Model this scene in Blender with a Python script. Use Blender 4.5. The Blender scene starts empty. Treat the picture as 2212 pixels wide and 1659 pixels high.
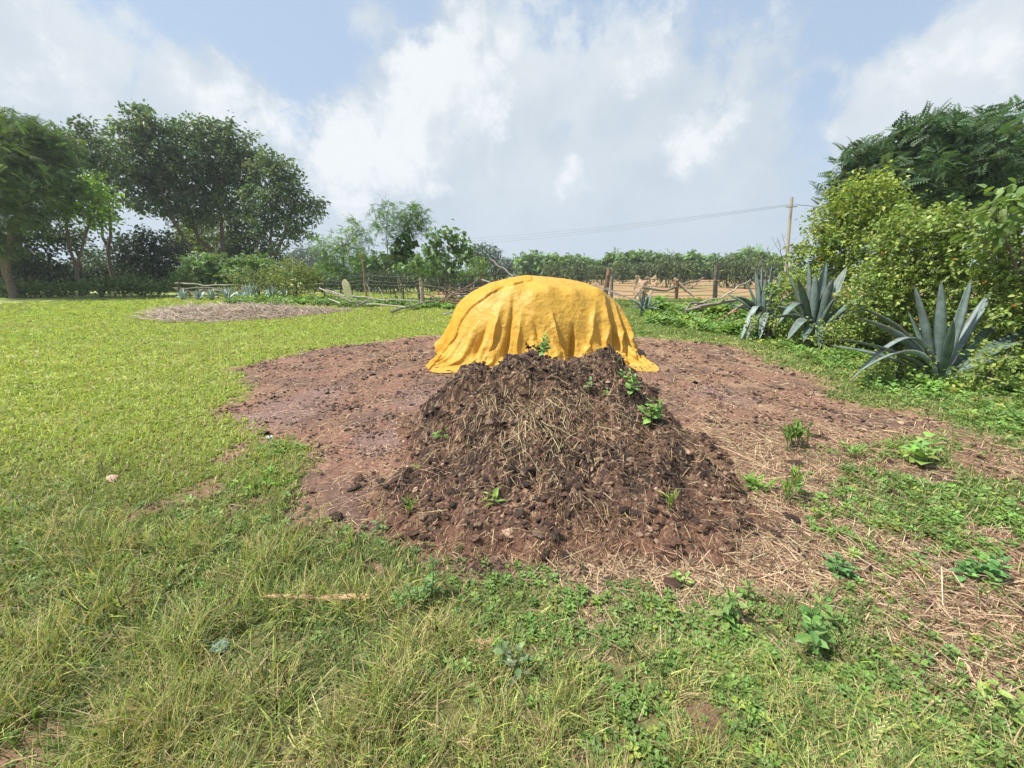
import bpy, math, random
import numpy as np
from mathutils import Vector

S = bpy.context.scene
COL = S.collection
R = np.random.default_rng(11)
random.seed(5)

# ---------------------------------------------------------------- camera
CAM_H = 1.5
PITCH = math.radians(15.9)
FOC = 860.0            # focal length in units of the 2212 px wide measuring frame
CX, CY = 1106.0, 829.5
cam_d = bpy.data.cameras.new('camera')
cam_d.sensor_width = 36.0
cam_d.lens = FOC / 2212.0 * 36.0
cam_d.clip_start = 0.05
cam_d.clip_end = 3000.0
cam = bpy.data.objects.new('camera', cam_d)
cam.location = (0, 0, CAM_H)
cam.rotation_euler = (math.pi / 2 - PITCH, 0, 0)
COL.objects.link(cam)
S.camera = cam
cp, sp = math.cos(PITCH), math.sin(PITCH)


def ray(u, v):
    x = (u - CX) / FOC
    y = -(v - CY) / FOC
    return np.array([x, cp + y * sp, -sp + y * cp])


def G(u, v, z=0.0):
    """point of the ground seen at (u, v)"""
    r = ray(u, v)
    t = (z - CAM_H) / r[2]
    return np.array([r[0] * t, r[1] * t, z])


def P(u, v, d):
    """point at distance d ahead (y = d) seen at (u, v)"""
    r = ray(u, v)
    t = d / r[1]
    return np.array([r[0] * t, d, CAM_H + r[2] * t])


# ---------------------------------------------------------------- light and sky
SUN_EL, SUN_AZ = 58.0, -97.0        # azimuth: degrees from straight ahead, negative = to the left
sd = np.array([math.sin(math.radians(SUN_AZ)) * math.cos(math.radians(SUN_EL)),
               math.cos(math.radians(SUN_AZ)) * math.cos(math.radians(SUN_EL)),
               math.sin(math.radians(SUN_EL))])
sun_d = bpy.data.lights.new('sun', 'SUN')
sun_d.energy = 5.0
sun_d.angle = math.radians(1.5)
sun_d.color = (1.0, 0.95, 0.86)
sun = bpy.data.objects.new('sun', sun_d)
sun.location = (0, 0, 50)
sun.rotation_euler = Vector(sd).to_track_quat('Z', 'Y').to_euler()
COL.objects.link(sun)

S.view_settings.view_transform = 'Standard'
S.view_settings.look = 'None'
S.view_settings.exposure = 0.60
S.view_settings.gamma = 1.0
S.render.engine = 'CYCLES'
S.cycles.max_bounces = 6
S.cycles.diffuse_bounces = 3
S.cycles.glossy_bounces = 2
S.cycles.transmission_bounces = 3
S.cycles.transparent_max_bounces = 8
S.cycles.use_denoising = True


class NT:
    def __init__(self, tree):
        self.t = tree
        self.t.nodes.clear()

    def n(self, kind, **kw):
        nd = self.t.nodes.new(kind)
        for k, v in kw.items():
            setattr(nd, k, v)
        return nd

    def put(self, sock, v):
        if isinstance(v, bpy.types.NodeSocket):
            self.t.links.new(v, sock)
        elif v is not None:
            sock.default_value = v

    def math(self, op, a, b=None, c=None, clamp=False):
        nd = self.n('ShaderNodeMath', operation=op, use_clamp=clamp)
        for i, v in enumerate((a, b, c)):
            self.put(nd.inputs[i], v)
        return nd.outputs[0]

    def vmath(self, op, a, b=None, out=0):
        nd = self.n('ShaderNodeVectorMath', operation=op)
        self.put(nd.inputs[0], a)
        if b is not None:
            self.put(nd.inputs[1], b)
        return nd.outputs[out]

    def scale(self, a, s):
        nd = self.n('ShaderNodeVectorMath', operation='SCALE')
        self.put(nd.inputs[0], a)
        nd.inputs['Scale'].default_value = s
        return nd.outputs[0]

    def noise(self, vec, scale, detail=4, rough=0.55, out='Fac'):
        nd = self.n('ShaderNodeTexNoise')
        self.put(nd.inputs['Vector'], vec)
        nd.inputs['Scale'].default_value = scale
        nd.inputs['Detail'].default_value = detail
        nd.inputs['Roughness'].default_value = rough
        return nd.outputs[out]

    def mix(self, f, a, b, mode='MIX'):
        nd = self.n('ShaderNodeMix', data_type='RGBA', blend_type=mode)
        self.put(nd.inputs[0], f)
        self.put(nd.inputs[6], a)
        self.put(nd.inputs[7], b)
        return nd.outputs[2]

    def ramp(self, f, a, b, lo=0.0, hi=1.0, kind='SMOOTHSTEP'):
        nd = self.n('ShaderNodeMapRange', interpolation_type=kind)
        self.put(nd.inputs[0], f)
        nd.inputs[1].default_value = a
        nd.inputs[2].default_value = b
        nd.inputs[3].default_value = lo
        nd.inputs[4].default_value = hi
        return nd.outputs[0]


def c4(c):
    return (c[0], c[1], c[2], 1.0)


world = bpy.data.worlds.new('World')
S.world = world
world.use_nodes = True
w = NT(world.node_tree)
tc = w.n('ShaderNodeTexCoord').outputs['Generated']
sky = w.n('ShaderNodeTexSky', sky_type='NISHITA')
sky.sun_disc = False
sky.sun_elevation = math.radians(SUN_EL)
sky.sun_rotation = math.radians(SUN_AZ)
sky.air_density = 1.0
sky.dust_density = 1.6
sky.ozone_density = 1.2
n1 = w.noise(tc, 3.6, 9, 0.58, 'Color')
dd = w.scale(w.vmath('SUBTRACT', n1, (0.5, 0.5, 0.5)), 0.30)
d1 = w.vmath('NORMALIZE', w.vmath('ADD', tc, dd))
ds = w.scale(w.vmath('SUBTRACT', n1, (0.5, 0.5, 0.5)), 0.15)
d2 = w.vmath('NORMALIZE', w.vmath('ADD', tc, ds))


def blobs(lst, vec, edge, soft, amp):
    """clouds: soft lobes broken up by noise, then cut to an edge"""
    acc = None
    for (u, v, r, amt) in lst:
        c = ray(u, v)
        c = c / np.linalg.norm(c)
        rr = r / FOC * math.cos(math.atan(math.hypot(u - CX, v - CY) / FOC)) ** 1.3
        dist = w.vmath('DISTANCE', vec, tuple(float(q) for q in c), out=1)
        m = w.ramp(dist, rr * 2.0, 0.0, 0.0, amt, 'LINEAR')
        acc = m if acc is None else w.math('MAXIMUM', acc, m)
    acc = w.math('ADD', acc, w.math('MULTIPLY', w.math('SUBTRACT', nA, 0.5), amp))
    return w.ramp(acc, edge - soft, edge + soft)


nA = w.math('ADD', w.math('MULTIPLY', w.noise(tc, 8.0, 12, 0.66), 0.65), w.math('MULTIPLY', w.noise(d1, 2.8, 4, 0.5), 0.35))
veil = blobs([(30, 160, 300, 1), (450, 230, 125, 1), (510, 390, 150, .95), (250, 420, 200, .9),
              (1030, 110, 95, 1), (1100, 240, 190, 1), (1080, 420, 240, 1), (830, 420, 150, 1), (1390, 160, 110, .95), (1330, 330, 220, .95),
              (1560, 400, 260, .85), (1960, 300, 220, .85), (2170, 120, 190, .95), (1250, 560, 340, 1), (800, 40, 80, .62), (1790, 150, 130, .55), (900, 260, 110, .9)],
             d2, 0.46, 0.13, 1.7)
white = blobs([(480, 190, 80, .85), (1020, 70, 60, 1), (975, 130, 60, 1), (1010, 190, 100, 1), (920, 210, 75, 1), (1125, 95, 42, 1), (1090, 150, 60, .9),
               (890, 290, 60, .9), (1000, 300, 110, .8), (740, 340, 75, .85), (850, 400, 80, .75), (1225, 385, 45, .95), (1160, 365, 35, .8), (1570, 255, 60, .85), (1500, 310, 60, .75),
               (1400, 120, 70, .68), (1440, 40, 40, .6), (2170, 90, 100, .66), (1990, 170, 80, .66), (1790, 290, 50, .66), (100, 130, 200, .54), (610, 300, 60, .72), (420, 290, 70, .7)],
              d2, 0.62, 0.26, 3.4)
sepz = w.n('ShaderNodeSeparateXYZ')
w.put(sepz.inputs[0], tc)
z = sepz.outputs[2]
n2 = w.noise(tc, 5.0, 6, 0.55)
lowband = w.ramp(z, 0.30, 0.02, 0.0, 0.95)
behind = w.ramp(sepz.outputs[1], 0.25, -0.35, 0.0, 0.8)
cover = w.math('MAXIMUM', w.math('MAXIMUM', veil, lowband), behind)
cover = w.math('MULTIPLY', cover, w.ramp(n2, 0.2, 0.55, 0.85, 1.0))
skyb = w.scale(sky.outputs[0], 0.105)
skyb = w.mix(0.65, skyb, c4((0.52, 0.65, 0.82)))
grey = w.mix(w.ramp(n2, 0.35, 0.68), c4((0.52, 0.59, 0.66)), c4((0.63, 0.685, 0.735)))
grey = w.mix(w.ramp(z, 0.30, 0.0, 0.0, 0.75), grey, c4((0.49, 0.58, 0.68)))
skyc = w.mix(cover, skyb, grey)
skyc = w.mix(w.math('MULTIPLY', white, w.ramp(nA, 0.3, 0.6, 0.70, 0.95)), skyc, c4((0.77, 0.80, 0.83)))
bg = w.n('ShaderNodeBackground')
w.put(bg.inputs[0], skyc)
bg.inputs[1].default_value = 0.78
wo = w.n('ShaderNodeOutputWorld')
w.t.links.new(bg.outputs[0], wo.inputs[0])
world.cycles.sampling_method = 'MANUAL'
world.cycles.sample_map_resolution = 512


# ---------------------------------------------------------------- noise
def _hash(ix, iy, seed):
    h = (ix.astype(np.int64) * 374761393 + iy.astype(np.int64) * 668265263 + seed * 982451653) & 0xFFFFFFFF
    h = ((h ^ (h >> 13)) * 1274126177) & 0xFFFFFFFF
    h = h ^ (h >> 16)
    return (h & 0xFFFFFF) / float(0xFFFFFF)


def vnoise(x, y, seed=0):
    x = np.asarray(x, float); y = np.asarray(y, float)
    ix = np.floor(x); iy = np.floor(y)
    fx = x - ix; fy = y - iy
    ix = ix.astype(np.int64); iy = iy.astype(np.int64)
    def g(a, b, dx, dy):
        an = _hash(a, b, seed) * 2 * np.pi
        return np.cos(an) * dx + np.sin(an) * dy
    sx = fx * fx * fx * (fx * (fx * 6 - 15) + 10)
    sy = fy * fy * fy * (fy * (fy * 6 - 15) + 10)
    a = g(ix, iy, fx, fy); b = g(ix + 1, iy, fx - 1, fy)
    c = g(ix, iy + 1, fx, fy - 1); d = g(ix + 1, iy + 1, fx - 1, fy - 1)
    return ((a + (b - a) * sx) + ((c + (d - c) * sx) - (a + (b - a) * sx)) * sy) * 1.5


def fbm(x, y, sc, octv=4, seed=0, gain=0.5):
    s = 0.0; a = 1.0; f = sc; tot = 0
    for i in range(octv):
        s = s + a * vnoise(x * f, y * f, seed + i * 17)
        tot += a; a *= gain; f *= 2.03
    return s / tot


def worley(x, y, sc, seed=0):
    """distance to the nearest feature point and a hash of its cell"""
    x = np.asarray(x, float) * sc; y = np.asarray(y, float) * sc
    ix = np.floor(x).astype(np.int64); iy = np.floor(y).astype(np.int64)
    best = np.full(x.shape, 9.0); cid = np.zeros(x.shape)
    for dx in (-1, 0, 1):
        for dy in (-1, 0, 1):
            a = ix + dx; b = iy + dy
            px = a + _hash(a, b, seed); py = b + _hash(a, b, seed + 7)
            d = np.hypot(px - x, py - y)
            m = d < best
            best = np.where(m, d, best)
            cid = np.where(m, _hash(a, b, seed + 13), cid)
    return best, cid


def sstep(a, b, x):
    t = np.clip((x - a) / (b - a), 0, 1)
    return t * t * (3 - 2 * t)


# ---------------------------------------------------------------- mesh building
def mesh_obj(name, verts, faces, mat, parent=None, col=None, smooth=False, uv=None):
    """faces: list of integer arrays (n,3) / (n,4)"""
    me = bpy.data.meshes.new(name)
    verts = np.asarray(verts, np.float32)
    if not isinstance(faces, (list, tuple)):
        faces = [faces]
    faces = [np.asarray(f, np.int32) for f in faces if len(f)]
    me.vertices.add(len(verts))
    me.vertices.foreach_set('co', verts.ravel())
    nl = sum(f.size for f in faces)
    npoly = sum(len(f) for f in faces)
    me.loops.add(nl)
    me.loops.foreach_set('vertex_index', np.concatenate([f.ravel() for f in faces]))
    me.polygons.add(npoly)
    tot = np.concatenate([np.full(len(f), f.shape[1], np.int32) for f in faces])
    st = np.concatenate([[0], np.cumsum(tot)[:-1]]).astype(np.int32)
    me.polygons.foreach_set('loop_start', st)
    me.polygons.foreach_set('use_smooth', np.full(npoly, smooth))
    me.update(calc_edges=True)
    if col is not None:
        at = me.color_attributes.new('col', 'FLOAT_COLOR', 'POINT')
        c = np.ones((len(verts), 4), np.float32)
        c[:, :3] = col
        at.data.foreach_set('color', c.ravel())
    me.materials.append(mat)
    ob = bpy.data.objects.new(name, me)
    COL.objects.link(ob)
    if parent is not None:
        ob.parent = parent
        ob.location = -np.array(parent.location)
    return ob


def empty(name, loc):
    o = bpy.data.objects.new(name, None)
    o.empty_display_size = 0.2
    o.location = [float(q) for q in loc]
    COL.objects.link(o)
    return o


def tag(o, label=None, cat=None, group=None, kind=None):
    if label: o['label'] = label
    if cat: o['category'] = cat
    if group: o['group'] = group
    if kind: o['kind'] = kind
    return o


def rotm(yaw, pitch, roll):
    """local +Y is turned up by pitch then about Z by yaw; roll about own axis first"""
    yaw, pitch, roll = np.broadcast_arrays(yaw, pitch, roll)
    cy, sy = np.cos(yaw), np.sin(yaw); cx, sx = np.cos(pitch), np.sin(pitch); cr, sr = np.cos(roll), np.sin(roll)
    o = np.zeros_like(cy); l = np.ones_like(cy)
    Rz = np.stack([np.stack([cy, -sy, o], -1), np.stack([sy, cy, o], -1), np.stack([o, o, l], -1)], -2)
    Rx = np.stack([np.stack([l, o, o], -1), np.stack([o, cx, -sx], -1), np.stack([o, sx, cx], -1)], -2)
    Ry = np.stack([np.stack([cr, o, sr], -1), np.stack([o, l, o], -1), np.stack([-sr, o, cr], -1)], -2)
    return Rz @ Rx @ Ry


def stamp(tv, tf, pos, rot, scale, col):
    """copy a small template many times into one vertex/face/colour block"""
    tv = np.asarray(tv, float); tf = np.asarray(tf, int)
    n = len(pos)
    scale = np.asarray(scale, float)
    if scale.ndim == 1: scale = np.repeat(scale[:, None], 3, 1)
    v = tv[None] * scale[:, None, :]
    v = np.einsum('nij,nkj->nki', rot, v) + pos[:, None, :]
    f = tf[None] + (np.arange(n) * len(tv))[:, None, None]
    c = np.repeat(col[:, None, :], len(tv), 1)
    return v.reshape(-1, 3), f.reshape(-1, tf.shape[1]), c.reshape(-1, 3)


class MB:
    def __init__(self):
        self.v = []; self.f3 = []; self.f4 = []; self.c = []; self.n = 0

    def add(self, v, f, c):
        v = np.asarray(v, float); f = np.asarray(f, int)
        c = np.asarray(c, float)
        if c.ndim == 1: c = np.repeat(c[None], len(v), 0)
        self.v.append(v); self.c.append(c)
        (self.f4 if f.shape[1] == 4 else self.f3).append(f + self.n)
        self.n += len(v)
        return self

    def tube(self, pts, rad, col, sides=6, cap=True):
        pts = np.asarray(pts, float); n = len(pts)
        rad = np.broadcast_to(np.asarray(rad, float), (n,))
        tan = np.gradient(pts, axis=0)
        tan /= np.linalg.norm(tan, axis=1)[:, None] + 1e-9
        ref = np.array([0.13, 0.97, 0.21]) if abs(tan[:, 1]).mean() < 0.8 else np.array([0.97, 0.1, 0.2])
        a = np.cross(tan, ref); a /= np.linalg.norm(a, axis=1)[:, None] + 1e-9
        b = np.cross(tan, a)
        th = np.arange(sides) / sides * 2 * np.pi
        v = pts[:, None] + rad[:, None, None] * (np.cos(th)[None, :, None] * a[:, None] + np.sin(th)[None, :, None] * b[:, None])
        v = v.reshape(-1, 3)
        i = np.arange(n - 1)[:, None]; j = np.arange(sides)[None]
        q = np.stack([i * sides + j, i * sides + (j + 1) % sides, (i + 1) * sides + (j + 1) % sides, (i + 1) * sides + j], -1).reshape(-1, 4)
        self.add(v, q, col)
        if cap:
            base = self.n
            for e, sgn in ((0, 1), (n - 1, -1)):
                ring = v[e * sides:(e + 1) * sides]
                cc = ring.mean(0)
                k = np.arange(sides)
                tri = np.stack([np.full(sides, sides), (k + 1) % sides, k], -1)
                if sgn < 0: tri = tri[:, ::-1]
                self.add(np.vstack([ring, cc]), tri, col)
        return self

    def build(self, name, mat, parent=None, smooth=False):
        f = []
        if self.f3: f.append(np.concatenate(self.f3))
        if self.f4: f.append(np.concatenate(self.f4))
        return mesh_obj(name, np.concatenate(self.v), f, mat, parent, np.concatenate(self.c), smooth)


# leaf templates (length 1 along +Y, normal +Z)
LEAF = np.array([[0, 0, 0], [-.30, .42, .10], [0, 1, -.12], [.30, .42, .10]]), np.array([[0, 3, 2], [0, 2, 1]])
LEAFN = np.array([[0, 0, 0], [-.13, .45, .05], [0, 1, -.10], [.13, .45, .05]]), np.array([[0, 3, 2], [0, 2, 1]])
LEAF6 = (np.array([[0, 0, 0], [-.26, .22, .07], [0, .3, 0], [.26, .22, .07], [-.27, .60, .05], [0, .65, -.03], [.27, .60, .05], [0, 1, -.14]]),
         np.array([[0, 2, 1], [0, 3, 2], [1, 2, 5], [1, 5, 4], [2, 3, 6], [2, 6, 5], [4, 5, 7], [5, 6, 7]]))
HEART = (np.array([[0, 0, 0], [-.30, -.08, .06], [-.46, .22, .08], [-.28, .62, .02], [0, 1, -.16], [.28, .62, .02], [.46, .22, .08], [.30, -.08, .06], [0, .35, 0]]),
         np.array([[8, 0, 1], [8, 1, 2], [8, 2, 3], [8, 3, 4], [8, 4, 5], [8, 5, 6], [8, 6, 7], [8, 7, 0]])[:, ::-1])


def frond(pairs=7, droop=0.25, lw=0.34, ll=0.42):
    v = []; f = []
    for i in range(pairs):
        t = 0.12 + 0.84 * i / (pairs - 1)
        zz = -droop * t * t
        L = ll * (1 - 0.55 * t)
        for s in (-1, 1):
            k = len(v)
            a = np.array([0, t, zz])
            dirv = np.array([s * 0.86, 0.5, -0.18])
            side = np.array([-s * 0.5, 0.86, 0]) * L * lw
            v += [a, a + dirv * L * .5 + side * .6, a + dirv * L, a + dirv * L * .5 - side * .6]
            f += [[k, k + 1, k + 2], [k, k + 2, k + 3]]
    return np.array(v), np.array(f)


FROND = frond()
FROND_FINE = frond(9, 0.35, 0.30, 0.30)


def palmate(n=7):
    v = []; f = []
    for i in range(n):
        an = (i - (n - 1) / 2) * 0.72
        dv = np.array([math.sin(an), math.cos(an), -0.18]); sv = np.array([math.cos(an), -math.sin(an), 0]) * 0.11
        L = 0.62 - 0.05 * abs(i - (n - 1) / 2)
        k = len(v); a = np.array([0, .35, 0.0])
        v += [a, a + dv * L * .6 + sv, a + dv * L + np.array([0, 0, -.08]), a + dv * L * .6 - sv]
        f += [[k, k + 1, k + 2], [k, k + 2, k + 3]]
    return np.array(v), np.array(f)


PALM = palmate()


def tint(n, base, var=0.18, hue=0.08, rng=R):
    base = np.asarray(base, float)
    b = base[None] * (1 + rng.normal(0, var, (n, 1)))
    b = b * (1 + rng.normal(0, hue, (n, 3)))
    return np.clip(b, 0.004, 0.9)


# ---------------------------------------------------------------- materials
def mat_base(name):
    m = bpy.data.materials.new(name)
    m.use_nodes = True
    return m, NT(m.node_tree)


def attr_mat(name, rough=0.6, trans=0.0, spec=0.35, bump=0.0, bscale=60.0, var=0.0, vscale=8.0):
    """base colour from the mesh's own colour attribute, with fine mottling"""
    m, t = mat_base(name)
    a = t.n('ShaderNodeAttribute', attribute_name='col')
    colr = a.outputs['Color']
    obj = t.n('ShaderNodeTexCoord').outputs['Object']
    if var:
        f = t.noise(obj, vscale, 5, 0.65)
        colr = t.mix(1.0, colr, t.mix(t.ramp(f, 0.3, 0.7), c4((1 - var,) * 3), c4((1 + var,) * 3)), 'MULTIPLY')
    p = t.n('ShaderNodeBsdfPrincipled')
    t.put(p.inputs['Base Color'], colr)
    p.inputs['Roughness'].default_value = rough
    p.inputs['Specular IOR Level'].default_value = spec
    if bump:
        b = t.n('ShaderNodeBump')
        b.inputs['Strength'].default_value = bump
        b.inputs['Distance'].default_value = 0.01
        t.put(b.inputs['Height'], t.noise(obj, bscale, 6, 0.65))
        t.t.links.new(b.outputs[0], p.inputs['Normal'])
    sh = p.outputs[0]
    if trans:
        tr = t.n('ShaderNodeBsdfTranslucent')
        t.put(tr.inputs[0], t.mix(1.0, colr, c4((1.25, 1.35, 0.6)), 'MULTIPLY'))
        mx = t.n('ShaderNodeMixShader')
        mx.inputs[0].default_value = trans
        t.t.links.new(p.outputs[0], mx.inputs[1])
        t.t.links.new(tr.outputs[0], mx.inputs[2])
        sh = mx.outputs[0]
    o = t.n('ShaderNodeOutputMaterial')
    t.t.links.new(sh, o.inputs[0])
    return m


M_LEAF = attr_mat('leaf', 0.48, 0.28, 0.38)
M_FROND = attr_mat('feathery_leaf', 0.65, 0.30, 0.15)
M_GRASS = attr_mat('grass_blade', 0.55, 0.30, 0.25)
M_BARK = attr_mat('bark', 0.9, 0, 0.2, 0.9, 25.0, 0.35, 14.0)
M_WOOD = attr_mat('weathered_wood', 0.85, 0, 0.2, 0.7, 50.0, 0.30, 20.0)
M_STRAW = attr_mat('straw', 0.6, 0.15, 0.3)
M_DUNG = attr_mat('dung', 0.75, 0, 0.3, 1.0, 120.0, 0.35, 70.0)
M_SOIL = attr_mat('soil_and_turf', 0.85, 0, 0.25, 1.0, 90.0, 0.28, 35.0)
M_AGAVE = attr_mat('agave_skin', 0.5, 0.0, 0.4, 0.2, 40.0, 0.22, 9.0)
M_STONE = attr_mat('stone', 0.8, 0, 0.3, 0.5, 60.0, 0.2, 30.0)
M_WIRE = attr_mat('rusty_wire', 0.6, 0, 0.4)

# ---------------------------------------------------------------- ground
dirt_px = [(955, 722), (840, 735), (690, 752), (590, 772), (495, 797), (528, 835), (500, 868), (452, 905), (480, 922), (575, 935), (650, 965),
           (655, 1030), (600, 1065), (610, 1120), (680, 1150), (800, 1165), (870, 1210), (960, 1250), (1100, 1268), (1200, 1285),
           (1300, 1305), (1400, 1280), (1560, 1295), (1800, 1330), (1900, 1385), (2060, 1420), (2300, 1530), (2300, 1330), (2100, 1210),
           (1900, 1190), (1820, 1140), (1760, 1060), (1800, 1000), (1900, 985), (2040, 960), (2090, 925), (1990, 890), (1840, 862),
           (1795, 822), (1700, 792), (1640, 762), (1560, 742), (1400, 728)]
DP = np.array([G(u, v)[:2] for u, v in dirt_px])
patch_px = [(310, 690), (360, 670), (450, 667), (560, 668), (690, 669), (760, 672), (700, 680), (600, 690), (470, 697), (380, 697)]
SP = np.array([G(u, v)[:2] for u, v in patch_px])


def sdist(x, y, poly):
    """signed distance to a polygon, positive inside"""
    x = np.asarray(x, float); y = np.asarray(y, float)
    best = np.full(x.shape, 1e9); inside = np.zeros(x.shape, bool)
    n = len(poly)
    for i in range(n):
        ax, ay = poly[i]; bx, by = poly[(i + 1) % n]
        ex, ey = bx - ax, by - ay
        t = np.clip(((x - ax) * ex + (y - ay) * ey) / (ex * ex + ey * ey + 1e-12), 0, 1)
        best = np.minimum(best, np.hypot(x - ax - t * ex, y - ay - t * ey))
        cond = ((ay > y) != (by > y)) & (x < (bx - ax) * (y - ay) / (by - ay + 1e-12) + ax)
        inside ^= cond
    return np.where(inside, best, -best)


def dirt(x, y):
    x = np.asarray(x, float); y = np.asarray(y, float)
    out = np.zeros(x.shape)
    near = (y > 0.4) & (y < 10) & (np.abs(x) < 8)
    xn, yn = x[near], y[near]
    s = sdist(xn, yn, DP) + 0.34 * fbm(xn, yn, 1.6, 5, 5, .6) + 0.10 * fbm(xn, yn, 9, 3, 9)
    soft = np.where(xn > 1.6, 0.34, 0.20)
    o = sstep(-soft, soft, s)
    # small bare places in the grass
    for (u, v, r) in [(520, 975, .22), (430, 1065, .22), (540, 1095, .14), (650, 1125, .12), (1530, 1570, .10), (330, 1100, .16), (1330, 730, .3),
                      (1500, 715, .3), (60, 1640, .16), (1280, 1330, .08), (1250, 1640, .06), (800, 1240, .09), (2000, 1185, .15)]:
        g = G(u, v)
        rr = np.hypot(xn - g[0], yn - g[1]) / r + 0.9 * fbm(xn, yn, 6, 3, 33)
        o = np.maximum(o, 0.85 * sstep(1.15, 0.5, rr))
    out[near] = o
    # trampled, thinly grown ground at the right
    pt = sstep(.02, .22, fbm(x, y, 1.5, 4, 34) + .10) * sstep(1.0, 1.9, x) * (1 - sstep(3.6, 4.6, y)) * (1 - sstep(4.0, 5.5, x)) * sstep(1.05, 1.35, y + .12 * x)
    return np.maximum(out, .92 * pt)


def field(x, y):
    """ploughed red field behind the fence"""
    return sstep(20.5, 23.5, y + 0.6 * fbm(x, y, 0.4, 3, 77)) * sstep(-7.5, -4.5, x + 0.5 * fbm(x, y, 0.3, 2, 71)) * (1 - sstep(78, 84, y)) * (1 - sstep(26, 30, x - y * 0.25))


HC = np.array([0.42, 3.32])          # heap centre


def heap_h(x, y):
    nz = fbm(x, y, 1.6, 3, 41)
    nz2 = fbm(x, y, 4.5, 3, 42)
    dy = (y - 3.45)
    ty = np.where(dy < 0, -dy / 1.78, dy / 1.15) + 0.10 * nz + 0.03 * nz2
    fy = np.where(dy < 0, np.clip(1 - ty, 0, 1) ** 1.12, 1 - sstep(0.15, 1.0, ty))
    dx = (x - HC[0] + 0.06) - 0.04 * (3.4 - y)
    tx = np.abs(dx) / np.where(dx < 0, 1.72, 1.70) + 0.20 * nz + 0.04 * nz2
    fx = (1 - sstep(0.28, 0.86, tx)) * .86 + (1 - sstep(.4, 1.0, tx)) * .14
    h = 0.705 * fx * fy * (1 + 0.20 * fbm(x, y, 2.3, 3, 47))
    h = h + 0.115 * np.exp(-(((x - 0.88) / .27) ** 2 + ((y - 3.50) / .20) ** 2)) + 0.03 * np.exp(-(((x - 0.05) / .25) ** 2 + ((y - 3.5) / .22) ** 2)) + 0.05 * np.exp(-(((x + 0.32) / .2) ** 2 + ((y - 3.5) / .25) ** 2))
    w_ = sstep(0.0, 0.10, h)
    h = h - 0.03 * sstep(0.08, 0.0, h)
    return h, w_


def gh(x, y):
    """bare ground height"""
    x = np.asarray(x, float); y = np.asarray(y, float)
    r = np.hypot(x, y)
    h = 0.035 * fbm(x, y, 0.35, 3, 3) * sstep(0.5, 4, r)
    h = h + 0.15 * fbm(x, y, 0.03, 2, 8) * sstep(25, 60, r)
    return h


def gh_fine(x, y):
    h = gh(x, y)
    m = (np.hypot(x, y) < 12)
    xn, yn = x[m], y[m]
    d = dirt(xn, yn)
    wl, _ = worley(xn + 0.02 * fbm(xn, yn, 20, 2, 4), yn, 16, 21)
    rough = 0.018 * fbm(xn, yn, 5, 4, 51, 0.6) + 0.014 * (0.5 - wl) * sstep(0.0, 0.25, fbm(xn, yn, 2.2, 3, 61) + 0.08)
    h2 = h.copy()
    h2[m] += d * rough + (1 - d) * 0.02 * fbm(xn, yn, 3, 3, 52)
    return h2


def ground_colour(x, y):
    n = len(x)
    d = dirt(x, y)
    f1 = fbm(x, y, 0.5, 4, 101); f2 = fbm(x, y, 4, 4, 102); f3 = fbm(x, y, 22, 3, 103, 0.6)
    turf = np.array([0.25, 0.31, 0.085])[None] * (1 + 0.25 * f1 + 0.3 * f2 + 0.35 * f3)[:, None]
    yel = np.array([0.36, 0.37, 0.12])[None] * (1 + 0.3 * f3)[:, None]
    turf = turf + (yel - turf) * np.clip(0.35 + 1.1 * fbm(x, y, 0.25, 3, 104), 0, 0.8)[:, None]
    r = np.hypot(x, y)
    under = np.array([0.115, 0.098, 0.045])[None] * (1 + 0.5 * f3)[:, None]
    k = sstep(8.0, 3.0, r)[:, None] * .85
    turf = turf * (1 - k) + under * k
    soil = np.array([0.205, 0.112, 0.078])[None] * (1 + 0.28 * f2 + 0.4 * f3)[:, None]
    damp = np.array([0.125, 0.078, 0.062])[None] * (1 + 0.3 * f3)[:, None]
    a = sstep(-0.05, 0.30, fbm(x, y, 1.4, 4, 106) )[:, None]
    soil = soil * (1 - a * .85) + damp * a * .85
    tan = np.array([0.32, 0.21, 0.135])[None] * (1 + 0.35 * f3)[:, None]
    b = (sstep(0.02, 0.35, fbm(x * 1.0, y * 1.0, 2.6, 4, 107)) * (0.25 + 0.5 * sstep(1.6, 3.0, x)))[:, None]
    soil = soil * (1 - b) + tan * b
    # wet smooth places
    for (u, v, rr) in [(640, 880, .55), (540, 905, .4), (900, 855, .5), (1560, 850, .5), (820, 950, .35), (700, 845, .4)]:
        g = G(u, v)
        q = sstep(1.0, 0.35, np.hypot((x - g[0]), (y - g[1]) * .8) / rr + 0.5 * f2)[:, None]
        soil = soil * (1 - q) + np.array([0.20, 0.125, 0.108])[None] * (1 + 0.15 * f3)[:, None] * q
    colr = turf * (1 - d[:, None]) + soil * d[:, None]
    fl = field(x, y)[:, None]
    red = np.array([0.34, 0.20, 0.112])[None] * (1 + 0.25 * fbm(x, y, 0.35, 4, 108) + 0.2 * fbm(x, y * 4, 0.6, 3, 109))[:, None]
    wd = sstep(-.02, 0.25, fbm(x, y * 2.5, 0.18, 4, 110))[:, None] * 0.75
    red = red * (1 - wd) + np.array([0.17, 0.21, 0.06])[None] * wd
    colr = colr * (1 - fl) + red * fl
    far = sstep(85, 110, r)[:, None]
    colr = colr * (1 - far) + np.array([0.07, 0.11, 0.04])[None] * far
    return np.clip(colr, 0.01, 0.8)


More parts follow.
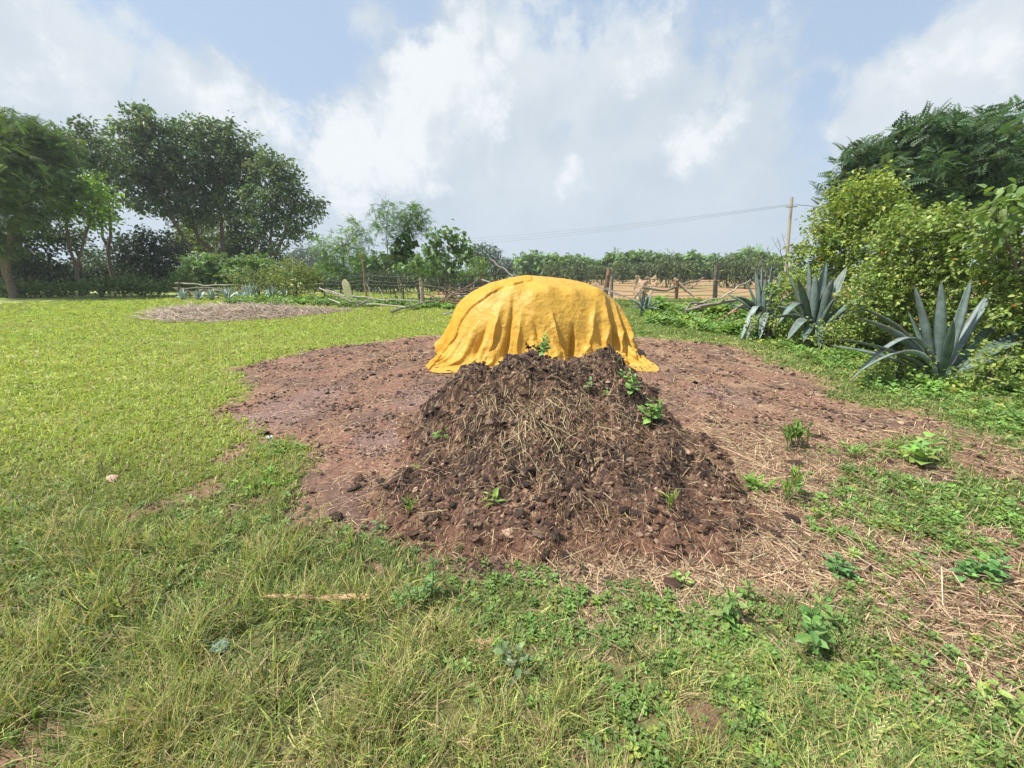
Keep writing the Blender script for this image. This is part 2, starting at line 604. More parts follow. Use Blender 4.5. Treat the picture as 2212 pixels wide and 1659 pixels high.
def build_ground():
    th = np.concatenate([np.linspace(-68, 68, 720), np.linspace(70, 290, 80)])
    th = np.radians(90 - th)
    rr = [0.0, 0.25]
    r = 0.45
    while r < 2500:
        rr.append(r)
        r *= 1.0058 if r < 14 else 1.025
    rr = np.array(rr)
    T, Q = np.meshgrid(th, rr)
    x = (Q * np.cos(T)).ravel(); y = (Q * np.sin(T)).ravel()
    zz = gh_fine(x, y)
    nt, nr = len(th), len(rr)
    i = np.arange(nr - 1)[:, None]; j = np.arange(nt)[None]
    jn = (j + 1) % nt
    q = np.stack([i * nt + j, i * nt + jn, (i + 1) * nt + jn, (i + 1) * nt + j], -1).reshape(-1, 4)[:, ::-1]
    q = q[nt:]
    # centre disc
    v = np.stack([x, y, zz], 1)
    k = np.arange(nt)
    tri = np.stack([np.zeros(nt, int), nt + k, nt + (k + 1) % nt], -1)[:, ::-1]
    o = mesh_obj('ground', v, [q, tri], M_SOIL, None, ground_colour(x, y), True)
    tag(o, kind='structure')
    return o


build_ground()

# ---------------------------------------------------------------- manure heap in front
DK = np.array([0.042, 0.026, 0.020]); MID = np.array([0.130, 0.070, 0.046]); LT = np.array([0.36, 0.25, 0.17])


def dung_col(x, y, seed=0):
    f2 = fbm(x, y, 5, 4, 201 + seed); f3 = fbm(x, y, 30, 3, 202 + seed, 0.6)
    a = sstep(-0.15, 0.25, f2)[:, None]
    c = DK * (1 - a) + MID * a
    b = sstep(0.12, 0.42, f3 + 0.3 * f2)[:, None] * .8
    c = c * (1 - b) + LT * b
    return c * (0.90 + 0.50 * f3)[:, None]


def build_heap():
    xs = np.arange(-1.30, 2.25, 0.0075); ys = np.arange(1.50, 4.75, 0.0075)
    X, Y = np.meshgrid(xs, ys)
    x, y = X.ravel(), Y.ravel()
    h, wt = heap_h(x, y)
    wx = x + 0.03 * fbm(x, y, 9, 2, 211); wy = y + 0.03 * fbm(x, y, 9, 2, 212)
    w1, c1 = worley(wx, wy, 9, 213)
    w2, c2 = worley(wx, wy, 24, 214)
    b = 0.085 * fbm(x, y, 3.0, 4, 215, 0.6) + 0.060 * (0.45 - w1) * (0.2 + c1) + 0.022 * (0.45 - w2) * (0.2 + c2) + 0.040 * fbm(x, y, 18, 4, 216, 0.7)
    zz = gh(x, y) + h - 0.035 + wt * (0.02 + b * (0.55 + 0.45 * sstep(0, .3, h)))
    ca = dung_col(wx, wy)
    # redder, drier towards the spread-out foot
    ft = sstep(0.22, 0.02, h)[:, None] * .65
    ca = ca * (1 - ft) + np.array([0.19, 0.095, 0.06]) * (1 + 0.4 * fbm(x, y, 25, 3, 218))[:, None] * ft
    ny, nx = X.shape
    i = np.arange(ny - 1)[:, None]; j = np.arange(nx - 1)[None]
    q = np.stack([i * nx + j, i * nx + j + 1, (i + 1) * nx + j + 1, (i + 1) * nx + j], -1).reshape(-1, 4)
    keep = wt[q].max(1) > 0.005
    q = q[keep]
    used = np.unique(q)
    mp = np.full(len(x), -1); mp[used] = np.arange(len(used))
    root = empty('manure_heap', (HC[0], HC[1], 0))
    tag(root, 'dark brown manure heap mixed with straw in front of the yellow tarp', 'manure heap')
    mesh_obj('heap_body', np.stack([x, y, zz], 1)[used], mp[q], M_DUNG, root, ca[used], False)
    return root, (xs, ys, zz.reshape(X.shape))


heap, (HXS, HYS, HZ) = build_heap()


def surf(x, y):
    """height of whatever the litter lies on: heap or ground"""
    x = np.asarray(x, float); y = np.asarray(y, float)
    g = gh_fine(x.ravel().copy(), y.ravel().copy()).reshape(x.shape)
    ix = np.clip(((x - HXS[0]) / 0.0075).astype(int), 0, len(HXS) - 1); iy = np.clip(((y - HYS[0]) / 0.0075).astype(int), 0, len(HYS) - 1)
    ins = (x > HXS[0]) & (x < HXS[-1]) & (y > HYS[0]) & (y < HYS[-1])
    return np.where(ins, np.maximum(HZ[iy, ix], g), g)


# clod templates
def ico(sub=1):
    import bmesh
    bm = bmesh.new()
    bmesh.ops.create_icosphere(bm, subdivisions=sub, radius=1.0)
    v = np.array([q.co[:] for q in bm.verts]); f = np.array([[q.index for q in t.verts] for t in bm.faces])
    bm.free()
    return v, f


ICO1, ICO2 = ico(1), ico(2)


def rough_blob(base, k, amt=0.4, flat=0.7):
    v, f = base
    rng = np.random.default_rng(k)
    n = 0
    for _ in range(7):
        ax = rng.normal(0, 1, 3); ax /= np.linalg.norm(ax)
        fr = rng.uniform(1.5, 5.0)
        n = n + np.sin(v @ ax * fr + rng.uniform(0, 6)) / 7 * 2.2
    v2 = v * (1 + amt * n + rng.normal(0, .07, len(v)))[:, None]
    v2[:, 2] *= flat
    return v2, f


CLODS = [rough_blob(ICO2, 300 + i, 0.45, 0.62) for i in range(8)]


def place_clods(mb, x, y, s, col, sink=0.25):
    zz = surf(x, y)
    n = len(x)
    t = R.integers(0, len(CLODS), n)
    rot = rotm(R.uniform(0, 6.28, n), R.normal(0, .35, n), R.normal(0, .35, n))
    sc = s[:, None] * np.stack([R.uniform(.7, 1.5, n), R.uniform(.7, 1.3, n), R.uniform(.5, 1.0, n)], 1)
    for k in range(len(CLODS)):
        m = t == k
        if m.any():
            p = np.stack([x[m], y[m], zz[m] + s[m] * sink], 1)
            mb.add(*stamp(CLODS[k][0], CLODS[k][1], p, rot[m], sc[m], col[m]))


STRAWT = (np.array([[-.5, 0, 0], [.5, 0, 0], [-.5, .33, .25], [.5, .33, .25], [-.5, .66, .28], [.5, .66, .28], [-.4, 1, 0], [.4, 1, 0]]),
          np.array([[0, 1, 3, 2], [2, 3, 5, 4], [4, 5, 7, 6]]))


def place_straw(mb, x, y, L, wd, col, lift=0.004, steep=0.18, yaw=None, curve=0.25):
    n = len(x)
    zz = surf(x, y) + lift
    if yaw is None: yaw = R.uniform(0, 6.28, n)
    # follow the slope under the straw
    ex = x - np.sin(yaw) * L; ey = y + np.cos(yaw) * L
    ez = surf(ex, ey) + lift
    pit = np.arctan2(ez - zz, L) * 0.85 + R.normal(0, steep, n)
    rot = rotm(yaw, pit, R.normal(0, .4, n))
    sc = np.stack([wd, L, L * curve * R.normal(0.3, .6, n)], 1)
    mb.add(*stamp(STRAWT[0], STRAWT[1], np.stack([x, y, zz], 1), rot, sc, col))


# clods and straw on the heap (parts of the heap)
def heap_litter():
    n = 15000
    x = R.uniform(-1.1, 2.2, n); y = R.uniform(1.55, 4.6, n)
    h, wt = heap_h(x, y)
    k = (h > 0.02) & (R.uniform(0, 1, n) < 0.25 + 0.8 * np.clip(fbm(x, y, 2.5, 3, 301) + .35, 0, 1))
    x, y, h = x[k], y[k], h[k]
    s = np.exp(R.normal(math.log(0.0095), 0.45, len(x))).clip(.005, .03)
    mb = MB()
    c = dung_col(x, y, 5) * R.uniform(.6, 1.5, (len(x), 1))
    place_clods(mb, x, y, s, c)
    n = 900          # larger broken lumps
    x = R.uniform(-1.1, 2.2, n); y = R.uniform(1.6, 4.3, n)
    h, wt = heap_h(x, y)
    k = (h > .03) & (R.uniform(0, 1, n) < .15 + 1.6 * np.clip(fbm(x, y, 2.2, 3, 309), 0, 1))
    x, y = x[k], y[k]
    place_clods(mb, x, y, np.exp(R.normal(math.log(.019), .35, len(x))).clip(.012, .038), dung_col(x, y, 6) * .75, -.05)
    o = mb.build('dung_clods', M_DUNG, heap)
    tag(o, kind='stuff')
    # straw
    n = 80000
    x = R.uniform(-1.1, 2.3, n); y = R.uniform(1.5, 4.5, n)
    h, wt = heap_h(x, y)
    dens = 0.25 + 1.5 * np.clip(fbm(x, y, 1.8, 3, 305), 0, 1) + .9 * np.exp(-(((x - .25) / .5) ** 2 + ((y - 2.9) / .5) ** 2))
    k = (h > 0.015) & (R.uniform(0, 1.3, n) < dens)
    x, y = x[k], y[k]; n = len(x)
    L = np.exp(R.normal(math.log(.038), .65, n)).clip(.012, .22)
    wd = R.uniform(.0014, .0036, n)
    c = tint(n, (.42, .30, .18), .3, .06)
    dk = R.uniform(0, 1, n) < .5
    c[dk] = tint(dk.sum(), (.16, .09, .055), .3, .06)
    mb = MB()
    down = np.arctan2(-(x - HC[0]), (y - HC[1])) + R.normal(0, .9, n)
    place_straw(mb, x, y, L, wd, c, .011, .28, down)
    # a hanging wisp of long straws on the front
    g = (.20, 2.80); n = 170
    x = g[0] + R.normal(0, .24, n); y = g[1] + R.normal(0, .20, n)
    place_straw(mb, x, y, R.uniform(.05, .22, n), R.uniform(.0020, .0036, n), tint(n, (.52, .43, .25), .2, .05), .02, .2, math.pi + R.normal(0, .55, n), .5)
    o = mb.build('straw_bits', M_STRAW, heap)
    tag(o, kind='stuff')


heap_litter()


# ---------------------------------------------------------------- covered mound and its tarp
TC = np.array([0.49, 7.55]); TA, TB, TH = 1.77, 1.06, 1.36


def mound(x, y):
    dx = (x - TC[0]) / TA; dy = (y - TC[1]) / TB
    r = np.maximum(np.sqrt(dx * dx + dy * dy) + 0.05 * vnoise(x * 1.3, y * 1.3, 6), 0)
    h = TH * np.sqrt(np.clip(1 - r ** 2.7, 0, 1))
    h = h * (1 + 0.03 * vnoise(x * 1.9, y * 1.9, 5))
    for (bx, by, br, bh) in BUMPS:
        h = h + bh * np.exp(-((x - bx) ** 2 + (y - by) ** 2) / br ** 2)
    return h


BUMPS = [(0.02, 6.98, .14, .10), (0.62, 6.85, .12, .09), (1.05, 6.90, .12, .09), (1.55, 7.15, .13, .12), (-0.35, 7.05, .13, .08), (0.35, 6.75, .10, .07)]


def build_mound():
    xs = np.linspace(-1.5, 2.5, 200); ys = np.linspace(6.2, 9.3, 150)
    X, Y = np.meshgrid(xs, ys); x, y = X.ravel(), Y.ravel()
    h = mound(TC[0] + (x - TC[0]) * 1.09, TC[1] + (y - TC[1]) * 1.12) * .93
    rr = np.hypot((x - TC[0]) / (TA - .02), (y - TC[1]) / (TB - .02))
    zz = gh(x, y) + h * .985 - 0.02 + 0.03 * fbm(x, y, 7, 3, 9) * (h > 0) - 0.05 * (rr > 1)
    ny, nx = X.shape
    i = np.arange(ny - 1)[:, None]; j = np.arange(nx - 1)[None]
    q = np.stack([i * nx + j, i * nx + j + 1, (i + 1) * nx + j + 1, (i + 1) * nx + j], -1).reshape(-1, 4)
    q = q[rr[q].min(1) < 1.0]
    used = np.unique(q); mp = np.full(len(x), -1); mp[used] = np.arange(len(used))
    zz = zz * 1.0 - 0.035
    o = mesh_obj('covered_mound', np.stack([x, y, zz], 1)[used], mp[q], M_DUNG, None, dung_col(x, y, 9)[used] * .8, True)
    tag(o, 'dark manure mound under the yellow tarp, showing through its torn hole', 'manure mound')


build_mound()


SX, SY = 4.50, 3.86


def drape():
    """a rectangular sheet let fall over the mound (position based cloth)"""
    nx, ny = 112, 92
    X, Y = np.meshgrid(np.linspace(-SX / 2, SX / 2, nx), np.linspace(-SY / 2, SY / 2, ny))
    p = np.stack([X, Y, np.full_like(X, TH + 0.06)], -1)
    rot = math.radians(1.5)
    px = p[..., 0] * math.cos(rot) - p[..., 1] * math.sin(rot); py = p[..., 0] * math.sin(rot) + p[..., 1] * math.cos(rot)
    p[..., 0] = px + TC[0]; p[..., 1] = py + TC[1] + 0.0
    rg = np.random.default_rng(3)
    p[..., 2] += 0.06 * fbm(p[..., 0], p[..., 1], 0.9, 3, 77)
    hx, hy = SX / (nx - 1), SY / (ny - 1)
    vel = np.zeros_like(p)
    cons = []
    def axis_con(step, axis, L, k):
        for off in range(0, 2 * step):
            n = p.shape[axis]
            a = np.arange(off, n - step, 2 * step)
            if len(a): cons.append((axis, a, step, L, k))
    axis_con(1, 1, hx, 1.0); axis_con(1, 0, hy, 1.0)
    diag = []
    D = math.hypot(hx, hy)
    def solve_axis(axis, a, step, L, k, lo=0.0):
        A = p[:, a] if axis == 1 else p[a]
        B = p[:, a + step] if axis == 1 else p[a + step]
        d = B - A
        l = np.sqrt((d * d).sum(-1, keepdims=True)) + 1e-9
        c = (l - L) / l * 0.5 * k
        if lo > 0:      # bending: only resists coming too near
            c = np.minimum(c, 0)
        if axis == 1:
            p[:, a] += d * c; p[:, a + step] -= d * c
        else:
            p[a] += d * c; p[a + step] -= d * c
    def solve_diag(oi, s, k):
        A = p[oi:-1:2, :-1][:, :] if s > 0 else p[oi:-1:2, 1:]
        # jacobi over a row band
        r0 = np.arange(oi, ny - 1, 2)
        for oj in (0, 1):
            c0 = np.arange(oj, nx - 1, 2)
            if s > 0:
                ia, ja, ib, jb = r0[:, None], c0[None], r0[:, None] + 1, c0[None] + 1
            else:
                ia, ja, ib, jb = r0[:, None], c0[None] + 1, r0[:, None] + 1, c0[None]
            d = p[ib, jb] - p[ia, ja]
            l = np.sqrt((d * d).sum(-1, keepdims=True)) + 1e-9
            c = (l - D) / l * 0.5 * k
            p[ia, ja] += d * c; p[ib, jb] -= d * c
    dt = 0.016
    steps = 150
    eps = 0.012
    for s in range(steps):
        prev = p.copy()
        vel[..., 2] -= 9.8 * dt
        vel *= 0.985
        p = p + vel * dt
        for it in range(8):
            for c in cons: solve_axis(*c)
            for oi in (0, 1):
                solve_diag(oi, 1, 0.35); solve_diag(oi, -1, 0.35)
            if it % 3 == 0:
                for stp, kk in ((3, .7), (7, .5)):
                    for off in range(0, 2 * stp):
                        a = np.arange(off, nx - stp, 2 * stp)
                        if len(a): solve_axis(1, a, stp, hx * stp * .975, kk, 1)
                        a = np.arange(off, ny - stp, 2 * stp)
                        if len(a): solve_axis(0, a, stp, hy * stp * .975, kk, 1)
            if it % 2 == 0 or it == 8:
                x, y = p[..., 0], p[..., 1]
                h = np.maximum(mound(x, y), 0) + eps
                pen = h - p[..., 2]
                m = pen > 0
                if m.any():
                    e = 0.01
                    gx = (mound(x + e, y) - h + eps) / e; gy = (mound(x, y + e) - h + eps) / e
                    gx = np.clip(gx, -5, 5); gy = np.clip(gy, -5, 5)
                    nn = 1 / np.sqrt(1 + gx * gx + gy * gy)
                    dep = pen * nn
                    push = np.stack([-gx * nn, -gy * nn, nn], -1) * dep[..., None]
                    p = np.where(m[..., None], p + push, p)
                    cur = p - prev
                    # friction
                    p = np.where(m[..., None], prev + cur * np.array([0.80, 0.80, 1.0]), p)
        vel = (p - prev) / dt
        sp_ = np.linalg.norm(vel, axis=-1, keepdims=True)
        vel *= np.minimum(1, 4.0 / (sp_ + 1e-9))
        if s > steps * .75: vel *= 0.8
    return p


def upsample(p, k):
    """bicubic (Catmull-Rom) refinement of a grid of points"""
    def up(a):
        n = a.shape[0]
        t = np.linspace(0, n - 1, (n - 1) * k + 1)
        i = np.minimum(t.astype(int), n - 2); f = (t - i)[:, None, None]
        g = lambda q: a[np.clip(q, 0, n - 1)]
        p0, p1, p2, p3 = g(i - 1), g(i), g(i + 1), g(i + 2)
        return 0.5 * (2 * p1 + (p2 - p0) * f + (2 * p0 - 5 * p1 + 4 * p2 - p3) * f ** 2 + (3 * p1 - p0 - 3 * p2 + p3) * f ** 3)
    return up(up(p).transpose(1, 0, 2)).transpose(1, 0, 2)


def tarp_mat():
    m, t = mat_base('yellow_tarp')
    obj = t.n('ShaderNodeTexCoord').outputs['Object']
    geo = t.n('ShaderNodeNewGeometry')
    a = t.n('ShaderNodeAttribute', attribute_name='col')
    f = t.noise(obj, 3.5, 6, 0.6)
    colr = t.mix(t.ramp(f, 0.35, 0.7), a.outputs['Color'], t.mix(1.0, a.outputs['Color'], c4((0.88, 0.90, 0.95)), 'MULTIPLY'))
    colr = t.mix(geo.outputs['Backfacing'], colr, c4((0.70, 0.32, 0.02)))
    p = t.n('ShaderNodeBsdfPrincipled')
    t.put(p.inputs['Base Color'], colr)
    p.inputs['Roughness'].default_value = 0.50
    p.inputs['Specular IOR Level'].default_value = 0.3
    nb = t.n('ShaderNodeBump'); nb.inputs['Strength'].default_value = 0.55; nb.inputs['Distance'].default_value = 0.02
    wv = t.vmath('ADD', obj, t.scale(t.noise(obj, 5, 5, 0.6, 'Color'), 0.22))
    def creases(sc):
        vo = t.n('ShaderNodeTexVoronoi', feature='F1'); vo.inputs['Scale'].default_value = sc
        t.put(vo.inputs['Vector'], wv)
        return vo.outputs['Distance']
    hgt = t.math('ADD', t.math('MULTIPLY', creases(7.0), 1.1), t.math('MULTIPLY', creases(19.0), 0.45))
    t.put(nb.inputs['Height'], hgt)
    t.t.links.new(nb.outputs[0], p.inputs['Normal'])
    tr = t.n('ShaderNodeBsdfTranslucent'); t.put(tr.inputs[0], c4((0.85, 0.40, 0.03)))
    mx = t.n('ShaderNodeMixShader'); mx.inputs[0].default_value = 0.15
    t.t.links.new(p.outputs[0], mx.inputs[1]); t.t.links.new(tr.outputs[0], mx.inputs[2])
    o = t.n('ShaderNodeOutputMaterial'); t.t.links.new(mx.outputs[0], o.inputs[0])
    return m


FOLDS = [(985, 775, 1040, 690, .05, .10, .035), (1060, 770, 1085, 660, .10, .03, .060), (1090, 770, 1110, 640, .03, .05, -.05),
         (1118, 770, 1125, 670, .05, .04, .035), (1168, 770, 1150, 690, .04, .05, -.045), (1212, 775, 1190, 670, .07, .02, .060),
         (1232, 775, 1235, 700, .03, .05, -.075), (1262, 775, 1290, 650, .04, .09, .045), (1305, 780, 1318, 640, .09, .02, .065),
         (1328, 780, 1335, 650, .02, .04, -.05), (1350, 785, 1345, 650, .05, .02, .05), (1380, 785, 1368, 670, .06, .03, .05), (1365, 785, 1355, 670, .02, .02, -.03),
         (1025, 775, 1055, 700, .03, .04, -.035)]
EDGE = np.array([[P(u_, v_, 7.0)[0], P(u_, v_, 7.0)[2]] for u_, v_ in
                 [(940, 790), (955, 765), (985, 728), (998, 690), (1020, 665), (1060, 634), (1095, 618), (1150, 607)]])


def build_tarp():
    p = drape()
    dx = p[..., 0] - TC[0]
    lim = 1.50 + .0 * dx
    p[..., 0] = TC[0] + np.where(np.abs(dx) > lim, np.sign(dx) * (lim + (np.abs(dx) - lim) * np.where(dx > 0, .30, .50)), dx)
    dx = p[..., 0] - TC[0]
    p[..., 0] += np.sign(dx) * np.where(dx > 0, .17, .09) * sstep(1.0, .0, p[..., 2]) * sstep(1.05, 1.6, np.abs(dx))
    p = upsample(p, 4)
    ny, nx = p.shape[:2]
    du = np.gradient(p, axis=1); dv = np.gradient(p, axis=0)
    nrm = np.cross(du, dv); nrm /= np.linalg.norm(nrm, axis=-1)[..., None] + 1e-9
    U, V = np.meshgrid(np.arange(nx) * (SX / nx), np.arange(ny) * (SY / ny))
    # crinkles of the plastic: creases between flat facets
    wx = U + 0.10 * fbm(U, V, 2.5, 3, 401); wy = V + 0.10 * fbm(U, V, 2.5, 3, 402)
    cr = 0.016 * np.abs(fbm(wx, wy, 3.0, 4, 403, 0.6)) + 0.006 * np.abs(fbm(wx, wy, 10, 3, 404))
    p = p + nrm * (cr * 1.25)[..., None]
    # gathered folds hanging down the front, each with its own crest line
    x, z = p[..., 0], p[..., 2]
    front = sstep(TC[1] + 0.3, TC[1] - 0.4, p[..., 1])
    sm = 0.05 * fbm(U, V, 1.8, 3, 410)
    disp = 0
    for (ub, vb, ut, vt, wl, wr, am) in FOLDS:
        b = P(ub, vb, 6.55); t_ = P(ut, vt, 6.75)
        k = np.clip((z - b[2]) / (t_[2] - b[2]), -0.3, 1.6)
        xc = b[0] + (t_[0] - b[0]) * k + sm * 1.2
        d = x - xc
        ww = np.where(d < 0, wl, wr)
        disp = disp + 1.7 * am * np.exp(-np.abs(d / ww) ** 1.4) * sstep(1.12, 0.45, k)
    p = p + nrm * (disp * front * sstep(.96, .6, np.abs(nrm[..., 2])))[..., None] * np.sign(nrm[..., 2:3].mean())
    # doubled edge turned over along the left side: a strip of the deeper orange reverse
    xb = np.interp(p[..., 2], EDGE[:, 1], EDGE[:, 0]) + 0.02 * fbm(U, V, 6, 3, 411)
    fl = sstep(0.008, -0.004, p[..., 0] - xb) * front
    p = p + nrm * (fl * 0.028)[..., None]
    i = np.arange(ny - 1)[:, None]; j = np.arange(nx - 1)[None]
    q = np.stack([i * nx + j, i * nx + j + 1, (i + 1) * nx + j + 1, (i + 1) * nx + j], -1).reshape(-1, 4)
    v = p.reshape(-1, 3)
    c = np.repeat(np.array([[0.62, 0.365, 0.058]]), len(v), 0)
    fl = fl.reshape(-1, 1)
    c = c * (1 - fl) + np.array([[0.66, 0.335, 0.032]]) * fl
    # torn hole low on the front
    ctr = v[q].mean(1)
    hole = np.zeros(len(q), bool)
    for (u, vv, r) in [(1141, 748, .035), (1152, 745, .025), (1146, 757, .025), (1136, 742, .018)]:
        g = P(u, vv, 6.55)
        dx = ctr[:, 0] - g[0]; dz = ctr[:, 2] - g[2]
        rr = np.hypot(dx, dz) / (r * (1 + 1.2 * fbm(ctr[:, 0], ctr[:, 2], 40, 2, 9)))
        hole |= (rr < 1) & (ctr[:, 1] < TC[1])
    cu = (np.abs(U - SX / 2) / (SX / 2)).reshape(-1)[q].mean(1); cv = (np.abs(V - SY / 2) / (SY / 2)).reshape(-1)[q].mean(1)
    q = q[~hole & (cu ** 4.5 + cv ** 4.5 < 1.30)]
    o = mesh_obj('tarp', v, q, TARP, None, c, True)
    tag(o, 'crumpled yellow plastic tarp draped over a mound, torn near its front hem', 'tarp')
    return p


TARP = tarp_mat()
TP = build_tarp()
print('tarp bbox', TP.reshape(-1, 3).min(0), TP.reshape(-1, 3).max(0))

# ---------------------------------------------------------------- grass and litter on the ground (nobody could count it)
def blade_t(bend, segs=3):
    v = []; f = []
    for i in range(segs + 1):
        t = i / segs
        wv = (1, .85, .55, .0)[i] if segs == 3 else (1, .9, .75, .5, .0)[i]
        a = bend * t
        y = (1 - math.cos(a)) / bend; zq = math.sin(a) / bend
        if i < segs:
            v += [[-.5 * wv, y, zq], [.5 * wv, y, zq]]
        else:
            v += [[0, y, zq]]
        if 0 < i < segs:
            k = 2 * i
            f += [[k - 2, k - 1, k + 1], [k - 2, k + 1, k]]
    k = 2 * segs
    f += [[k - 2, k - 1, k]]
    return np.array(v), np.array(f)


BLADES = [blade_t(b) for b in (0.35, 0.7, 1.1, 1.6)]


def polar(n, r0, r1, a0=-66, a1=66, power=0.0):
    """points with density falling as 1/r^2 (power 0) or slower"""
    u = R.uniform(0, 1, n)
    if power == 0: r = r0 * (r1 / r0) ** u
    else: r = (r0 ** power + u * (r1 ** power - r0 ** power)) ** (1 / power)
    a = np.radians(R.uniform(a0, a1, n))
    return r * np.sin(a), r * np.cos(a)


def stamp_multi(mb, templs, pos, rot, sc, col):
    t = R.integers(0, len(templs), len(pos))
    for k in range(len(templs)):
        m = t == k
        if m.any(): mb.add(*stamp(templs[k][0], templs[k][1], pos[m], rot[m], sc[m], col[m]))


def tallness(x, y):
    """0 short turf, 1 long foreground grass"""
    s = y + 0.22 * x * (x > 0) - 0.10 * np.abs(x) * (x < 0) + 0.25 * fbm(x, y, 1.2, 3, 501)
    e = np.where(x < -0.9, 2.05, np.where(x < -.2, 1.75, 1.55))
    return sstep(e + .35, e - .45, s)


def blocked(x, y):
    """no plants under the tarp, in the far straw patch, or on the heap"""
    t = np.hypot((x - TC[0]) / 1.95, (y - TC[1]) / 1.3) < 1
    near = (y > 11) & (y < 18) & (x < 0)
    p = np.zeros(len(x), bool)
    p[near] = sdist(x[near], y[near], SP) > 0.05
    return t | p


GREEN = np.array([0.17, 0.225, 0.078]); BRIGHT = np.array([0.375, 0.43, 0.12]); DRY = np.array([0.46, 0.37, 0.20]); COOL = np.array([0.085, 0.15, 0.045])


def build_tall_grass():
    mb = MB()
    n = 240000
    x, y = polar(n, 0.55, 4.2, -68, 68, 0.35)
    d = dirt(x, y); tl = tallness(x, y)
    cl = fbm(x, y, 3.5, 3, 511)
    k = (R.uniform(0, 1, n) < (1 - d) ** 2 * (0.10 + 0.90 * tl) * np.clip(0.26 + 1.5 * cl + .15 * sstep(-.5, -1.3, x), .05, 1)) & ~blocked(x, y)
    x, y, tl, cl = x[k], y[k], tl[k], cl[k]; n = len(x)
    r = np.hypot(x, y)
    h = (0.035 + 0.085 * tl * R.uniform(.25, 1.5, n) * (1 + 1.0 * cl)) * (0.85 + .45 * sstep(-.3, -1.2, x))
    wd = R.uniform(.0018, .0048, n) * (1 + .10 * r)
    pos = np.stack([x, y, surf(x, y) - .004], 1)
    yaw = R.uniform(0, 6.28, n)
    rot = rotm(yaw, -R.uniform(-.3, .95, n), R.normal(0, .5, n))
    col = tint(n, GREEN * 1.05, .42, .10)
    m = R.uniform(0, 1, n)
    q = m < np.where(tl > .5, .36, .15) + .25 * fbm(x, y, 1.0, 3, 514); col[q] = tint(q.sum(), DRY, .25, .06)
    q = m > .72; col[q] = tint(q.sum(), BRIGHT * 1.1, .25, .06)
    stamp_multi(mb, BLADES, pos, rot, np.stack([wd, h, h], 1), col)
    # flowering stalks, leaning, with a few side sprays
    n = 10000
    x, y = polar(n, 0.6, 3.6, -68, 68, 0.8)
    k = (R.uniform(0, 1, n) < tallness(x, y) * (1 - dirt(x, y)) * np.clip(.45 + 1.5 * fbm(x, y, 1.6, 2, 521), .05, 1))
    x, y = x[k], y[k]; n = len(x)
    h = R.uniform(.14, .42, n) * (.8 + .3 * sstep(-.3, -1.5, x))
    pos = np.stack([x, y, surf(x, y)], 1)
    rot = rotm(R.uniform(0, 6.28, n), -R.uniform(0, .5, n), 0)
    c = tint(n, (.52, .45, .22), .22, .05)
    q = R.uniform(0, 1, n) < .35; c[q] = tint(q.sum(), (.22, .26, .08), .2, .05)
    tmpl = []
    for b in (.5, .9, 1.4):
        v, f = blade_t(b, 4)
        v = [v * np.array([.0018, 1, 1])]; f = [f]; nn = len(v[0])
        for i in range(14):
            t = .62 + .38 * i / 14; a = b * t
            yy = (1 - math.cos(a)) / b; zz = math.sin(a) / b
            sg = (-1) ** i
            L = .055 * (1.25 - t)
            o = np.array([0, yy, zz]); e = o + np.array([sg * L, .01, L * 1.4])
            v.append(np.array([o, e + [.0022, 0, 0], e + [0, .001, .012], e - [.0022, 0, 0]])); f.append(np.array([[0, 1, 2], [0, 2, 3]]) + nn); nn += 4
        tmpl.append((np.concatenate(v), np.concatenate(f)))
    stamp_multi(mb, tmpl, pos, rot, np.stack([h, h, h], 1), c)
    o = mb.build('tall_grass', M_GRASS)
    tag(o, kind='stuff')


build_tall_grass()


def tuft_t(n=6, L=1.0, seed=0, up=.5, wide=.3):
    rg = np.random.default_rng(seed)
    V = []; F = []; k = 0
    for i in range(n):
        Rm = rotm(rg.uniform(0, 6.28), rg.uniform(-.1, up * 1.9), rg.normal(0, .5))
        v = LEAF[0] * np.array([wide / .3, 1, 1]) * rg.uniform(.5, 1.0) * L
        v = v @ Rm.T + np.array([rg.normal(0, .25), rg.normal(0, .25), rg.uniform(0, .25)])
        V.append(v); F.append(LEAF[1] + k); k += 4
    return np.concatenate(V), np.concatenate(F)


TUFTS = [tuft_t(8, 1.12, i, .55, .20) for i in range(5)]


